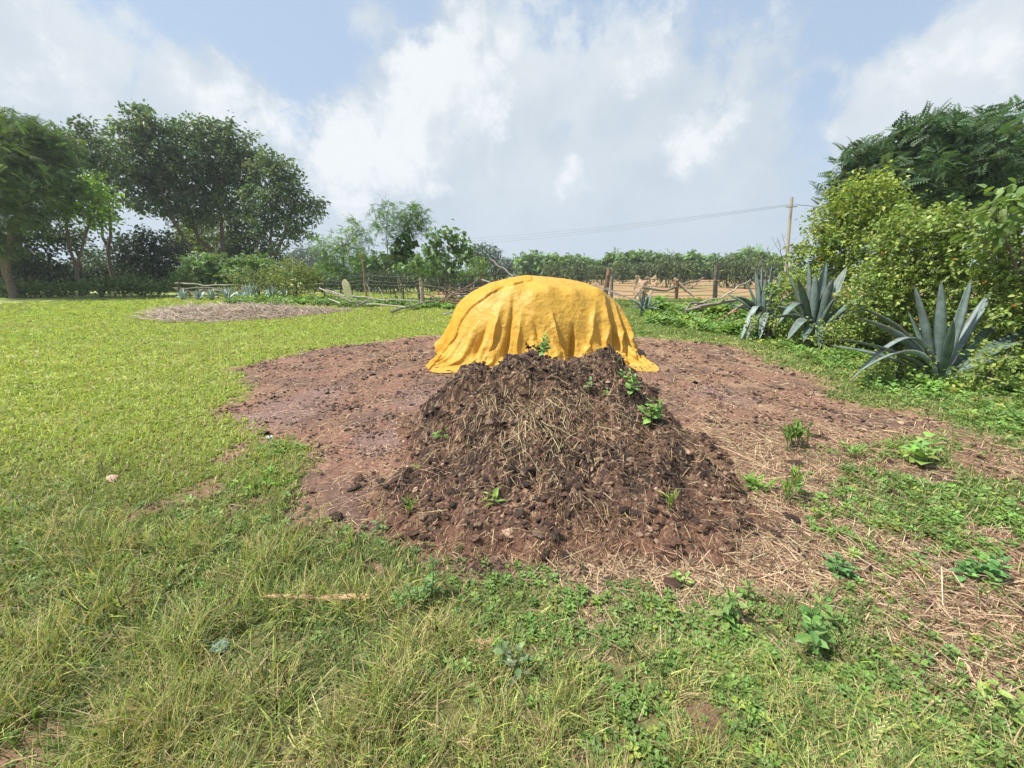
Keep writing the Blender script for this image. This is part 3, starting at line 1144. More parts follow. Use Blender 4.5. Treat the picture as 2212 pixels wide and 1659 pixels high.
def build_turf():
    mb = MB()
    n = 330000
    x, y = polar(n, 1.3, 30, -67, 67, 0.12)
    r = np.hypot(x, y)
    d = dirt(x, y)
    fl = field(x, y)
    tl = tallness(x, y)
    cl = fbm(x, y, 2.2, 4, 531)
    k = (R.uniform(0, 1, n) < (1 - d) ** 1.2 * (1 - fl) * (1 - .6 * tl) * np.clip(.75 + .9 * cl, .25, 1)) & ~blocked(x, y) & (y < 31)
    x, y, r, cl = x[k], y[k], r[k], cl[k]; n = len(x)
    s = R.uniform(.5, 1.3, n) * (.011 + .0031 * r) * (1 + .5 * np.clip(cl, -.5, 1))
    pos = np.stack([x, y, surf(x, y) + .002], 1)
    rot = rotm(R.uniform(0, 6.28, n), R.normal(0, .15, n), R.normal(0, .15, n))
    # pasture to the left is yellow green, the hedge side is fresher
    yl = np.clip(sstep(2.0, -1.5, x) * sstep(1.7, 3.6, y) + .25 * fbm(x, y, .5, 3, 533), 0, 1)[:, None]
    base = GREEN * 1.10 * (1 - yl) + BRIGHT * 1.02 * yl
    fresh = (sstep(1.5, 3.5, x) * .8)[:, None]
    base = base * (1 - fresh) + np.array([.20, .285, .085]) * fresh
    dry = np.clip(.10 + 1.4 * fbm(x, y, .42, 4, 534), 0, .6)
    col = base * (1 + R.normal(0, .15, (n, 1))) * (1 + R.normal(0, .06, (n, 3)))
    q = R.uniform(0, 1, n) < dry; col[q] = col[q] * .45 + tint(q.sum(), (.42, .40, .20), .2, .05) * .55
    stamp_multi(mb, TUFTS, pos, rot, s, np.clip(col, .01, .8))
    # fine blades among it
    n = 210000
    x, y = polar(n, 1.8, 20, -67, 67, 0.1)
    d = dirt(x, y); r = np.hypot(x, y)
    k = (R.uniform(0, 1, n) < (1 - d) * (1 - field(x, y)) * .8) & ~blocked(x, y)
    x, y, r = x[k], y[k], r[k]; n = len(x)
    h = R.uniform(.03, .075, n) * (1 + .05 * r)
    wd = R.uniform(.003, .005, n) * (1 + .25 * r)
    pos = np.stack([x, y, surf(x, y)], 1)
    rot = rotm(R.uniform(0, 6.28, n), -R.uniform(-.2, .6, n), 0)
    yl = np.clip(sstep(2.0, -1.5, x) * sstep(1.7, 3.6, y), 0, 1)[:, None]
    col = (GREEN * (1 - yl) + BRIGHT * yl) * (1 + R.normal(0, .25, (n, 1)))
    q = R.uniform(0, 1, n) < .2; col[q] = tint(q.sum(), DRY, .2, .05)
    stamp_multi(mb, BLADES, pos, rot, np.stack([wd, h, h], 1), np.clip(col, .01, .8))
    o = mb.build('turf', M_GRASS)
    tag(o, kind='stuff')


build_turf()


def herb_t(seed, n=9, tall=.8):
    """small broad leaved weed: leaves in pairs up a short stem"""
    rg = np.random.default_rng(seed)
    V = []; F = []; k = 0
    for i in range(n):
        t = i / n
        Rm = rotm(i * 2.4 + rg.uniform(-.3, .3), rg.uniform(-.1, .5) + .3 * t, rg.normal(0, .25))
        v = LEAF6[0] * (1.0 - .45 * t) * rg.uniform(.8, 1.1)
        v = v @ Rm.T + np.array([0, 0, .15 + tall * t]) + Rm[:, 1] * .18
        V.append(v); F.append(LEAF6[1] + k); k += len(v)
    return np.concatenate(V), np.concatenate(F)


HERBS = [herb_t(i, 8 + i % 3, .5 + .2 * (i % 4)) for i in range(5)]


def build_herbs():
    """low broad leaved ground cover: along the hedge foot, the fence and in the near grass"""
    mb = MB()
    hedge = np.array([G(u, v)[:2] for u, v in [(1400, 700), (1480, 712), (1600, 728), (1720, 765), (1830, 815), (1880, 850), (2000, 885), (2110, 925), (2350, 1010),
                                                (2500, 900), (2350, 800), (2100, 780), (1900, 730), (1750, 690), (1550, 670), (1400, 668)]])
    n = 30000
    x = R.uniform(1.0, 12, n); y = 2.0 + R.uniform(0, 1, n) ** 1.3 * 16
    s_ = sdist(x, y, hedge) + .3 * fbm(x, y, 1.2, 3, 541)
    k = R.uniform(0, 1, n) < sstep(-.15, .2, s_) * .9
    xs, ys = [x[k]], [y[k]]
    n = 9000                                        # mixed weeds at right, below the hedge
    x, y = polar(n, 1.3, 5.0, 25, 67, .8)
    k = R.uniform(0, 1, n) < (1 - dirt(x, y)) * np.clip(.35 + 1.6 * fbm(x, y, 1.2, 3, 542), 0, 1)
    xs.append(x[k]); ys.append(y[k])
    n = 16000                                        # weeds in the near grass
    x, y = polar(n, .8, 4.0, -67, 67, .6)
    k = R.uniform(0, 1, n) < (1 - dirt(x, y)) * np.clip(.25 + 1.6 * fbm(x, y, 1.3, 3, 543) + .4 * sstep(-.6, 1.2, x) * sstep(2.2, 1.6, y), 0, 1)
    xs.append(x[k]); ys.append(y[k])
    n = 15000                                        # green fringe along the fence line
    x = R.uniform(-13, 4, n); y = R.uniform(15.5, 22.5, n)
    k = (R.uniform(0, 1, n) < sstep(-.25, .35, fbm(x, y, .5, 3, 544) + .12)) & (np.abs(y - (17.8 + .22 * np.clip(-x - 4, 0, 9))) < 1.6 + 1.0 * fbm(x, y, .7, 2, 545))
    xs.append(x[k]); ys.append(y[k])
    x = np.concatenate(xs); y = np.concatenate(ys); n = len(x)
    k = ~blocked(x, y); x, y = x[k], y[k]; n = len(x)
    r = np.hypot(x, y)
    s = R.uniform(.5, 1.25, n) * (.020 + .0052 * r)
    s = np.where(r > 14, s * 1.5, s)
    s = s * (1 + .5 * (x > 1.5) * (y > 9) * (y < 14))
    s = s * (1 + .9 * sstep(2.4, 4.0, x) * sstep(3.0, 4.5, y) * (y < 14) * np.clip(.3 + 1.5 * fbm(x, y, 1.5, 2, 547), 0, 1.2))
    pos = np.stack([x, y, surf(x, y)], 1)
    rot = rotm(R.uniform(0, 6.28, n), R.normal(0, .2, n), R.normal(0, .2, n))
    v = fbm(x, y, .9, 3, 546)[:, None]
    col = (np.array([.165, .275, .065]) * (1 + .5 * v)) * (1 + R.normal(0, .22, (n, 1))) * (1 + R.normal(0, .05, (n, 3)))
    q = R.uniform(0, 1, n) < .12; col[q] = tint(q.sum(), (.25, .31, .06), .2, .05)
    stamp_multi(mb, HERBS, pos, rot, s, np.clip(col, .01, .8))
    o = mb.build('low_weeds', M_LEAF)
    tag(o, kind='stuff')


build_herbs()


def build_litter():
    """crumbs of dung and chopped straw trodden into the bare ground"""
    n = 170000
    x, y = polar(n, 1.4, 9.5, -48, 66, .5)
    d = dirt(x, y)
    h, wt = heap_h(x, y)
    k = (R.uniform(0, 1, n) < d * np.clip(.35 + 1.6 * fbm(x, y, 2.0, 4, 551), .03, 1)) & (h < .02) & (np.hypot((x - TC[0]) / TA, (y - TC[1]) / TB) > 1.02)
    x, y = x[k], y[k]; n = len(x); r = np.hypot(x, y)
    s = np.exp(R.normal(math.log(.0030), .6, n)).clip(.0015, .016) * (1 + .22 * r)
    c = dung_col(x, y, 3) * R.uniform(.7, 1.5, (n, 1))
    mb = MB()
    global CLODS
    keep = CLODS
    CLODS = [rough_blob(ICO1, 400 + i, .45, .6) for i in range(8)]
    place_clods(mb, x, y, s, c, .1)
    CLODS = keep
    # bigger lumps at the margins and round the tarp
    n = 420
    x, y = polar(n, 1.8, 9.2, -45, 55, 1.0)
    k = (R.uniform(0, 1, n) < dirt(x, y) * (.2 + sstep(-.05, .3, fbm(x, y, 1.5, 2, 552)))) & (np.hypot((x - TC[0]) / TA, (y - TC[1]) / TB) > 1.0)
    x, y = x[k], y[k]; n = len(x)
    place_clods(mb, x, y, R.uniform(.012, .04, n), dung_col(x, y, 4) * .85)
    o = mb.build('dung_crumbs', M_DUNG); tag(o, kind='stuff')
    mb = MB()
    n = 230000
    x, y = polar(n, 1.3, 9.5, -50, 66, .4)
    d = dirt(x, y); h, wt = heap_h(x, y)
    g = G(1780, 1060); gs = G(850, 770); g3 = G(1650, 1150)
    w1 = np.exp(-(((x - g[0]) / .85) ** 2 + ((y - g[1]) / .75) ** 2)) + .6 * np.exp(-(((x - gs[0]) / .6) ** 2 + ((y - gs[1]) / .6) ** 2))
    w1 = w1 + .25 * sstep(1.4, 2.4, x) * sstep(4.2, 3.4, y) + .6 * sstep(2.0, 1.65, y) * (x > 0)
    dens = (d + .35 * w1) * (.14 + .26 * sstep(.3, 1.6, x) + 1.0 * np.clip(fbm(x, y, 1.8, 3, 561), 0, 1) + .9 * w1)
    k = (R.uniform(0, 1.2, n) < dens) & (h < .03) & (np.hypot((x - TC[0]) / TA, (y - TC[1]) / TB) > 1.02)
    x, y, w1 = x[k], y[k], w1[k]; n = len(x); r = np.hypot(x, y)
    L = np.exp(R.normal(math.log(.036), .55, n)).clip(.012, .22) * (1 + .10 * r) * (1 + .6 * np.clip(w1, 0, 1))
    wd = R.uniform(.0012, .0030, n) * (1 + .22 * r)
    c = tint(n, (.46, .34, .22), .28, .06)
    q = R.uniform(0, 1, n) < .35; c[q] = tint(q.sum(), (.20, .12, .07), .3, .06)
    place_straw(mb, x, y, L, wd, c, .003, .12)
    o = mb.build('straw_litter', M_STRAW); tag(o, kind='stuff')


build_litter()


# ---------------------------------------------------------------- far patch of old straw
def build_straw_patch():
    c0 = SP.mean(0)
    root = empty('straw_patch', (c0[0], c0[1], 0))
    tag(root, 'flat greyish patch of old straw spread on the pasture at left', 'straw patch')
    xs = np.arange(SP[:, 0].min() - .5, SP[:, 0].max() + .5, .05); ys = np.arange(SP[:, 1].min() - .5, SP[:, 1].max() + .5, .05)
    X, Y = np.meshgrid(xs, ys); x, y = X.ravel(), Y.ravel()
    s = sdist(x, y, SP) + .3 * fbm(x, y, .9, 3, 571)
    hh = .26 * sstep(0, 1.3, s) * (.65 + .9 * fbm(x, y, .8, 3, 572)) + .05 * fbm(x, y, 4, 3, 573) * (s > 0)
    zz = gh(x, y) + hh + .02
    ny, nx = X.shape
    i = np.arange(ny - 1)[:, None]; j = np.arange(nx - 1)[None]
    q = np.stack([i * nx + j, i * nx + j + 1, (i + 1) * nx + j + 1, (i + 1) * nx + j], -1).reshape(-1, 4)
    q = q[s[q].min(1) > 0]
    used = np.unique(q); mp = np.full(len(x), -1); mp[used] = np.arange(len(used))
    col = np.array([.22, .16, .12])[None] * (1 + .6 * fbm(x, y, 3, 4, 574))[:, None]
    mesh_obj('straw_bed', np.stack([x, y, zz], 1)[used], mp[q], M_DUNG, root, col[used], True)
    n = 16000
    xx = R.uniform(xs[0], xs[-1], n); yy = R.uniform(ys[0], ys[-1], n)
    s2 = sdist(xx, yy, SP) + .3 * fbm(xx, yy, .9, 3, 571)
    k = s2 > -.1; xx, yy, s2 = xx[k], yy[k], s2[k]; n = len(xx)
    h2 = .26 * sstep(0, 1.3, s2) * (.65 + .9 * fbm(xx, yy, .8, 3, 572)) + gh(xx, yy) + .03
    c = tint(n, (.34, .27, .21), .3, .05)
    yaw = R.normal(1.2, .8, n)
    rot = rotm(yaw, R.normal(.05, .22, n), R.normal(0, .4, n))
    L = R.uniform(.12, .5, n)
    mb = MB()
    mb.add(*stamp(STRAWT[0], STRAWT[1], np.stack([xx, yy, h2], 1), rot, np.stack([R.uniform(.010, .022, n), L, L * .15], 1), c))
    o = mb.build('dry_stalks', M_STRAW, root); tag(o, kind='stuff')


build_straw_patch()

# ---------------------------------------------------------------- trees and bushes
def curve(a, b, n=7, wob=.05, sag=0.0, rng=R):
    a = np.asarray(a, float); b = np.asarray(b, float)
    t = np.linspace(0, 1, n)[:, None]
    L = np.linalg.norm(b - a)
    off = np.cumsum(rng.normal(0, wob * L / n ** .5, (n, 3)), 0)
    off = off - t * off[-1]; off[0] = 0
    p = a + (b - a) * t + off
    p[:, 2] -= sag * L * (4 * t * (1 - t))[:, 0]
    return p


BARKC = (.16, .125, .10)


DENS = 1.75


def crown(mb, blobs, per, leaf, lsize, base, var=.2, droop=.35, fill=.5, k=9, spread=.20, flat=.8, second=None, sec_p=0., up=0.3, shoots=False):
    base = np.array(base) * 1.5
    if second is not None: second = np.array(second) * 1.35
    """leaves in twig clusters over the outside of each lobe. per: twigs per square metre of lobe surface"""
    for (c, r) in blobs:
        c = np.asarray(c, float)
        nt = max(12, int(per * DENS * 4 * r * r))
        d = R.normal(0, 1, (nt, 3)); d /= np.linalg.norm(d, axis=1)[:, None]
        rad = r * (1 - fill * R.uniform(0, 1, nt) ** 1.6)
        rad = rad * (1 + .55 * fbm(d[:, 0] * 1.0 + c[0], d[:, 2] * 1.0 + d[:, 1] * .7 + c[2], 1.9, 3, 601))
        tw = c + d * rad[:, None] * np.array([1, 1, flat])
        nk = nt * k
        p = np.repeat(tw, k, 0) + R.normal(0, spread * lsize * 5, (nk, 3)) * np.array([1, 1, .7])
        if shoots:      # leaves ranged along arching shoots
            dv = d * .7 + np.array([0, 0, .75]) + R.normal(0, .35, (nt, 3)); dv /= np.linalg.norm(dv, axis=1)[:, None]
            tt_ = np.tile(np.linspace(0, 1, k), nt)[:, None]
            Ls = (lsize * R.uniform(2.5, 6.0, nt))[:, None]
            p = np.repeat(tw, k, 0) + np.repeat(dv * Ls, k, 0) * tt_ + R.normal(0, lsize * .22, (nk, 3))
            p[:, 2] -= (np.repeat(Ls, k, 0) * tt_ ** 2 * .25)[:, 0]
        p[:, 2] = np.maximum(p[:, 2], .03)
        od = np.repeat(d, k, 0)
        yaw = np.arctan2(-od[:, 0], od[:, 1]) + R.normal(0, 1.4 if shoots else 1.0, nk)
        pit = R.normal(-droop + up * np.repeat(d[:, 2], k), .55, nk)
        rot = rotm(yaw, pit, R.normal(0, .7, nk))
        s = lsize * R.uniform(.6, 1.25, nk)
        tc_ = tint(nt, base, var * .7, .05)
        if second is not None:
            q = R.uniform(0, 1, nt) < sec_p
            tc_[q] = tint(q.sum(), second, var * .7, .05)
        col = np.repeat(tc_, k, 0) * (1 + R.normal(0, var * .6, (nk, 1)))
        mb.add(*stamp(leaf[0], leaf[1], p, rot, s, np.clip(col, .008, .8)))


def px_blobs(lst, D, dz=.5, rs=1.0):
    """lobes of a crown from their directions and the tree's distance, spread in depth"""
    out = []
    for q in lst:
        u, v, r = q[:3]
        off = q[3] if len(q) > 3 else 0
        rm = r * D / FOC * rs
        dd = D + off + R.uniform(-dz, dz) * rm
        p = P(u, v, dd)
        out.append((p, rm * dd / D))
    return out


def tree(name, label, cat, base, blobs, D, leaf=LEAF, lsize=.2, colr=(.07, .12, .04), trunk_r=.14, per=5.0, forks=None, group=None, bark=BARKC,
         lean=None, dz=.5, k=9, spread=.2, droop=.35, fill=.5, second=None, sec_p=0., flat=.8, nbranch=None, rs=1.0, up=.3, sub_twigs=3, mat=None, shoots=False):
    b = G(*base) if len(base) == 2 else np.array(base, float)
    if len(base) == 2: b = P(base[0], base[1], D); b[2] = float(gh(np.array([b[0]]), np.array([b[1]]))[0])
    root = empty(name, b)
    tag(root, label, cat, group)
    bl = px_blobs(blobs, D, dz, rs)
    cen = np.mean([q[0] for q in bl], 0)
    mb = MB()
    trunks = forks if forks else [None]
    tops = []
    if forks:
        for f in forks:
            pts = [b + R.normal(0, .03, 3) * [1, 1, 0]]
            for (u, v) in f: pts.append(P(u, v, D))
            pts = np.array(pts)
            # refine
            t = np.linspace(0, len(pts) - 1, 10)
            pp = np.stack([np.interp(t, range(len(pts)), pts[:, i]) for i in range(3)], 1)
            pp[1:-1] += R.normal(0, .03 * trunk_r / .14, (8, 3))
            mb.tube(pp, np.linspace(trunk_r, trunk_r * .45, 10), bark, 7)
            tops.append((pp, trunk_r * .45))
    else:
        top = b + (cen - b) * np.array([.8, .8, .75])
        pp = curve(b, top, 9, .06)
        mb.tube(pp, np.linspace(trunk_r, trunk_r * .5, 9), bark, 7)
        tops.append((pp, trunk_r * .5))
    mb.tube(np.array([b - [0, 0, .15], b + [0, 0, .05], b + [0, 0, .3]]), [trunk_r * 1.6, trunk_r * 1.35, trunk_r], bark, 8)
    for (c, r) in bl:
        # branch from the nearest point on a trunk
        best = min(((np.linalg.norm(pp[i] - c) + 1.2 * max(0, pp[i][2] - c[2]), pp[i], ti) for pp, ti in tops for i in range(len(pp) // 3, len(pp))), key=lambda q: q[0])
        a = best[1]
        L = np.linalg.norm(c - a)
        r0 = min(trunk_r * .45, .02 + .035 * L) * (1.0)
        br = curve(a, c, 6, .12, -.05)
        mb.tube(br, np.linspace(r0, r0 * .35, 6), bark, 5, False)
        for _ in range(sub_twigs):
            d = R.normal(0, 1, 3); d[2] = abs(d[2]) * .6; d /= np.linalg.norm(d)
            s = br[R.integers(3, 6)]
            mb.tube(curve(s, c + d * r * .85, 5, .15), np.linspace(r0 * .35, r0 * .08, 5), bark, 4, False)
    mb.build('trunk', M_BARK, root, True)
    mb = MB()
    crown(mb, bl, per, leaf, lsize, colr, .22, droop, fill, k, spread, flat, second, sec_p, up, shoots)
    mb.build('crown', M_FROND if leaf is FROND or leaf is FROND_FINE else M_LEAF, root)
    return root


DARKG = (.052, .088, .036)
# -- grove at left
gl = 'tall trees of the grove at left'
tree('feathery_tree', 'tall feathery tree with thick leaning trunk at the left edge', 'tree', (34, 640), [
    (-60, 300, 80), (-10, 262, 42), (60, 288, 36), (105, 300, 30), (20, 290, 55), (70, 310, 50), (0, 350, 80), (90, 350, 45), (50, 400, 65), (-60, 420, 90), (20, 455, 60), (-30, 520, 50), (110, 300, 28), (130, 330, 30), (120, 390, 40), (-120, 350, 90)],
    23, FROND_FINE, .55, (.070, .106, .046), .20, 6.0, [[(15, 590), (-5, 520), (-20, 430)], [(15, 590), (25, 500), (60, 400)]], k=5, spread=.10, fill=.7, flat=.65, droop=.1, second=(.15, .21, .05), sec_p=.2)
tree('dark_tree', 'low dark leafy tree behind the leaning trunk at the left edge', 'tree', (70, 632), [(0, 560, 50), (45, 545, 42), (85, 570, 45), (115, 590, 28), (50, 590, 45), (-40, 540, 60), (10, 500, 40)],
     26, LEAF, .22, (.030, .050, .030), .15, 6, k=9)
tree('sun_tinted_tree', 'tree with sun-tinted yellow-green lower leaves and pale forked trunk', 'tree', (172, 622), [
    (150, 395, 32), (185, 405, 34), (215, 425, 26), (140, 425, 28), (170, 450, 32), (205, 465, 22), (225, 480, 20), (115, 440, 30)],
    25, LEAF, .26, (.18, .28, .04), .11, 7, [[(165, 580), (150, 530), (140, 470)], [(165, 580), (175, 545), (195, 480)]], second=(.09, .15, .04), sec_p=.25)  # sunlight on the crown is put into the bright leaf colour
tree('shade_tree', 'dark-leaved tree whose trunk stands just left of the forked one', 'tree', (186, 625), [
    (120, 505, 36), (155, 520, 30), (90, 480, 36), (180, 500, 24), (60, 505, 34)], 27, LEAF, .24, (.050, .082, .035), .10, 5.5, [[(178, 590), (160, 520)]])
tree('slender_tree', 'slender tree with dark trunk forking low and airy open crown', 'tree', (248, 616), [
    (178, 290, 26), (200, 310, 30), (165, 330, 34), (215, 345, 34), (185, 370, 34), (240, 380, 28), (160, 300, 18), (178, 268, 10), (200, 400, 24), (235, 420, 24), (245, 330, 25), (225, 450, 20)],
    29, LEAF, .25, (.074, .108, .054), .13, 5.2, [[(238, 575), (232, 540), (222, 500), (215, 400)], [(238, 575), (232, 540), (244, 500), (235, 430), (225, 350)]], fill=.6)
tree('broadleaf_tree', 'broadleaf tree with crown rising to a high rounded peak beside the domed one', 'tree', (405, 560), [
    (300, 262, 32), (330, 270, 28), (280, 290, 34), (320, 305, 40), (262, 325, 34), (300, 345, 44), (345, 340, 34), (275, 375, 36), (310, 395, 36), (345, 390, 34), (285, 420, 22), (320, 440, 30), (350, 440, 30), (310, 250, 16)],
    33, LEAF, .30, (.072, .112, .052), .16, 3.8, [[(415, 545), (385, 500), (350, 420), (310, 330)]], second=(.15, .185, .10), sec_p=.34, k=13, spread=.15)  # second colour: paler twigs painted in as highlights on the clusters
tree('domed_tree', 'largest tree of the grove with a broad domed crown', 'tree', (492, 600), [
    (430, 290, 36), (470, 292, 36), (405, 280, 22), (510, 310, 36), (400, 325, 38), (450, 335, 46), (505, 355, 44), (545, 350, 30), (385, 370, 40), (430, 390, 46), (480, 400, 46), (530, 400, 38),
    (375, 415, 36), (415, 440, 38), (460, 450, 36), (505, 445, 34), (390, 470, 26), (440, 480, 22)],
    35, LEAF, .31, (.072, .112, .052), .20, 3.9, [[(483, 540), (478, 480), (470, 400)], [(483, 560), (430, 520), (400, 430)]], second=(.15, .185, .10), sec_p=.34, k=13, spread=.15)  # second colour paints the lit cluster tops of the dome
tree('spreading_tree', 'tree at the right end of the grove, its leafy boughs hanging outward', 'tree', (596, 600), [
    (585, 345, 26), (610, 365, 30), (565, 375, 30), (595, 400, 38), (632, 405, 26), (560, 430, 34), (615, 440, 34), (650, 440, 26), (590, 465, 32), (640, 470, 28), (672, 462, 24), (685, 440, 14), (560, 480, 28), (620, 500, 26), (655, 505, 20), (545, 510, 22), (600, 530, 18)],
    34, LEAF, .30, (.070, .108, .050), .16, 3.6, [[(590, 560), (585, 520), (590, 430)], [(590, 560), (605, 530), (630, 460)]], second=(.15, .185, .10), sec_p=.34, k=13, spread=.15)  # paler second colour stands for highlights on the boughs
gu = 'dark undergrowth trees beneath the grove'
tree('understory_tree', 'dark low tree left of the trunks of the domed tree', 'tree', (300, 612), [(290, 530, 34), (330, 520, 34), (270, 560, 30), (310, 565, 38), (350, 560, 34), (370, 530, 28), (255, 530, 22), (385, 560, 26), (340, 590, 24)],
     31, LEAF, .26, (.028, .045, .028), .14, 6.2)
tree('understory_tree', 'sun-tinted olive tree seen between the trunks beneath the domed crown', 'tree', (450, 590), [(430, 480, 30), (460, 500, 34), (430, 525, 34), (400, 520, 26), (470, 540, 34), (510, 520, 30), (420, 560, 26)],
     42, LEAF, .34, (.14, .17, .035), .14, 4.2)  # light on this tree is put into its yellowish leaf colour
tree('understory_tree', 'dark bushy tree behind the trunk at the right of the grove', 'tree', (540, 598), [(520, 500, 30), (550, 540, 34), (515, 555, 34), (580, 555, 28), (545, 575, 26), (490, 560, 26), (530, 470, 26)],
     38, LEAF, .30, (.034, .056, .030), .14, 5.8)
tree('understory_tree', 'greyish-green bushy tree between the two slender trunks at left', 'tree', (205, 615), [(200, 560, 22), (225, 570, 22), (185, 580, 20), (215, 590, 20), (240, 585, 22), (190, 545, 14)],
     36, LEAF, .28, (.060, .095, .050), .12, 6)
# hazy trees far off
gf = 'far hazy trees on the horizon'
for i, (u0, rs_, lab) in enumerate([
        ([(640, 565, 24), (665, 555, 24), (690, 570, 24), (720, 582, 18), (650, 585, 22), (690, 590, 18)], 1.0, 'far blue-hazed wood in the gap right of the grove'),
        ([(1040, 545, 20), (1058, 552, 18), (1020, 550, 18), (1062, 570, 14), (1030, 570, 20)], 1.0, 'far hazy tree standing above the bushes left of the tarp'),
        ([(1098, 568, 9), (1112, 572, 9), (1124, 576, 8), (1105, 582, 9)], 1.0, 'smallest far hazy tree in the gap before the round-crowned row'),
        ([(60, 600, 14), (100, 604, 12), (140, 602, 13), (170, 600, 12), (215, 604, 12), (120, 610, 10)], 1.0, 'far hazy tree belt seen beneath the grove at left')]):
    tree('distant_tree', lab, 'tree', (u0[0][0], 600), u0, 150 if i != 1 else 85, LEAF, 1.1 if i != 1 else .6, (.060, .090, .058), .4, 1.0 if i != 1 else 2.0, sub_twigs=1)

# -- bushes along the left fence
tree('cassava_shrub', 'bright green cassava shrub with hand-shaped leaves, left of its twin', 'shrub', (455, 612), [(420, 585, 26), (445, 570, 26), (475, 572, 26), (440, 600, 26), (475, 600, 24), (405, 600, 18), (500, 590, 18)],
     25, PALM, .36, (.115, .175, .06), .07, 12, k=4, spread=.12, droop=.2, group=None)
tree('cassava_shrub', 'cassava shrub topped by bright leaves just behind the yellow-green thorn bush', 'shrub', (555, 610), [(520, 572, 20), (545, 568, 22), (575, 575, 22), (530, 595, 24), (560, 598, 24), (595, 590, 20), (505, 600, 18)],
     26, PALM, .34, (.12, .18, .06), .07, 12, k=4, spread=.12, droop=.2)
tree('thorn_bush', 'yellow-green rounded thorn bush growing through the pole fence', 'bush', (640, 648), [(620, 600, 24), (650, 598, 26), (635, 580, 20), (670, 608, 22), (610, 620, 20), (650, 625, 24), (685, 600, 14), (600, 600, 16), (665, 585, 12), (622, 572, 10)],
     20.5, LEAF, .11, (.15, .18, .045), .05, 24, k=9, shoots=True, fill=.8)
tree('fence_bush', 'olive feathery bush leaning over the middle of the pole fence', 'bush', (545, 640), [(520, 605, 18), (545, 600, 20), (575, 605, 20), (505, 620, 14), (560, 620, 16), (595, 615, 14), (575, 590, 14)],
     22, LEAF, .11, (.13, .16, .055), .04, 22, k=9, shoots=True, fill=.8)
tree('fence_bush', 'grey-green bush at the left end of the pole fence', 'bush', (395, 632), [(385, 605, 18), (405, 600, 18), (370, 615, 16), (400, 620, 16), (355, 618, 12), (425, 612, 12)],
     24, LEAF, .12, (.12, .17, .06), .04, 18, k=8, spread=.25)
# hedge of shrubs under the grove
for i, (u, v, lab) in enumerate([(30, 622, 'leafy low shrub at the foot of the leaning trunk'), (110, 622, 'low shrub between the leaning trunk and the pale forked trunk'),
                                 (215, 616, 'low shrub at the foot of the forked trunks'), (310, 616, 'low shrub before the dark tree left of the pole fence'), (-30, 620, 'low shrub cut by the left edge of the picture'), (265, 612, 'low shrub between the forked trunks and the dark tree')]):
    tree('low_shrub', lab, 'shrub', (u, v + 12), [(u - 30, v, 15), (u, v - 3, 17), (u + 28, v + 1, 15), (u - 10, v + 6, 14), (u + 45, v + 2, 14), (u - 48, v + 3, 13), (u + 15, v + 8, 12)],
         23.5, LEAF, .17, (.085, .125, .045), .03, 20, k=7, spread=.2)

# -- saplings by the wire fence
tree('acacia_tree', 'rounded feathery acacia tree by the leaning milestone', 'tree', (746, 640), [(700, 535, 22), (735, 520, 26), (765, 500, 20), (775, 525, 20), (710, 560, 26), (745, 555, 30), (775, 560, 24), (715, 585, 22), (755, 590, 24), (690, 520, 12), (750, 535, 20), (765, 480, 14), (785, 505, 12)],
     20.5, FROND_FINE, .30, (.11, .17, .07), .045, 15, [[(743, 600), (742, 560), (745, 530)]], k=4, spread=.14, fill=.7, droop=.15, second=(.17, .26, .06), sec_p=.25)
tree('moringa_tree', 'slim airy moringa tree, left one of the tall pair', 'tree', (858, 645), [(820, 450, 14), (840, 445, 14), (812, 468, 14), (835, 470, 18), (855, 470, 14), (830, 492, 18), (850, 500, 14), (815, 490, 10), (845, 520, 10)],
     20, FROND_FINE, .32, (.10, .16, .07), .03, 13, [[(850, 610), (838, 560), (835, 500), (836, 460)]], k=3, spread=.12, fill=.9, droop=.05, flat=.6)
tree('moringa_tree', 'fuller moringa tree, right one of the tall pair', 'tree', (872, 645), [(888, 450, 16), (868, 462, 15), (905, 462, 16), (885, 475, 20), (912, 480, 14), (865, 485, 16), (895, 495, 18), (870, 500, 14), (912, 500, 10)],
     20.5, FROND_FINE, .32, (.095, .15, .055), .035, 17, [[(870, 600), (876, 550), (884, 480)]], k=4, spread=.12, fill=.9, droop=.05, flat=.6)
tree('gourd_vine', 'dark vine with lobed leaves climbing below the right moringa tree', 'vine', (868, 645), [(868, 512, 12), (870, 530, 15), (862, 548, 13), (878, 545, 12), (866, 565, 12), (884, 525, 9)],
     20, HEART, .22, (.055, .095, .03), .02, 16, [[(868, 600), (870, 540)]], k=4, droop=.9, spread=.1)
tree('teak_sapling', 'sapling with large heart-shaped pale leaves left of the tarp', 'sapling', (962, 642), [(940, 510, 14), (968, 505, 16), (990, 510, 15), (1005, 530, 14), (985, 535, 16), (955, 535, 18), (1015, 550, 12), (930, 540, 16), (965, 560, 20), (1000, 560, 16), (975, 585, 14)],
     18.5, HEART, .22, (.105, .160, .075), .045, 13, [[(968, 610), (965, 560), (975, 520)], [(968, 600), (945, 560), (940, 520)]], k=3, droop=.7, spread=.14, fill=.8)
tree('teak_sapling', 'lower leafy sapling right beside the upright fence post', 'sapling', (905, 645), [(880, 575, 14), (905, 565, 17), (925, 575, 15), (890, 590, 14), (915, 592, 15), (862, 582, 12), (940, 585, 12)],
     18.7, HEART, .17, (.105, .160, .060), .03, 15, [[(903, 610), (905, 570)], [(900, 610), (885, 575)]], k=3, droop=.6, spread=.16, fill=.8)
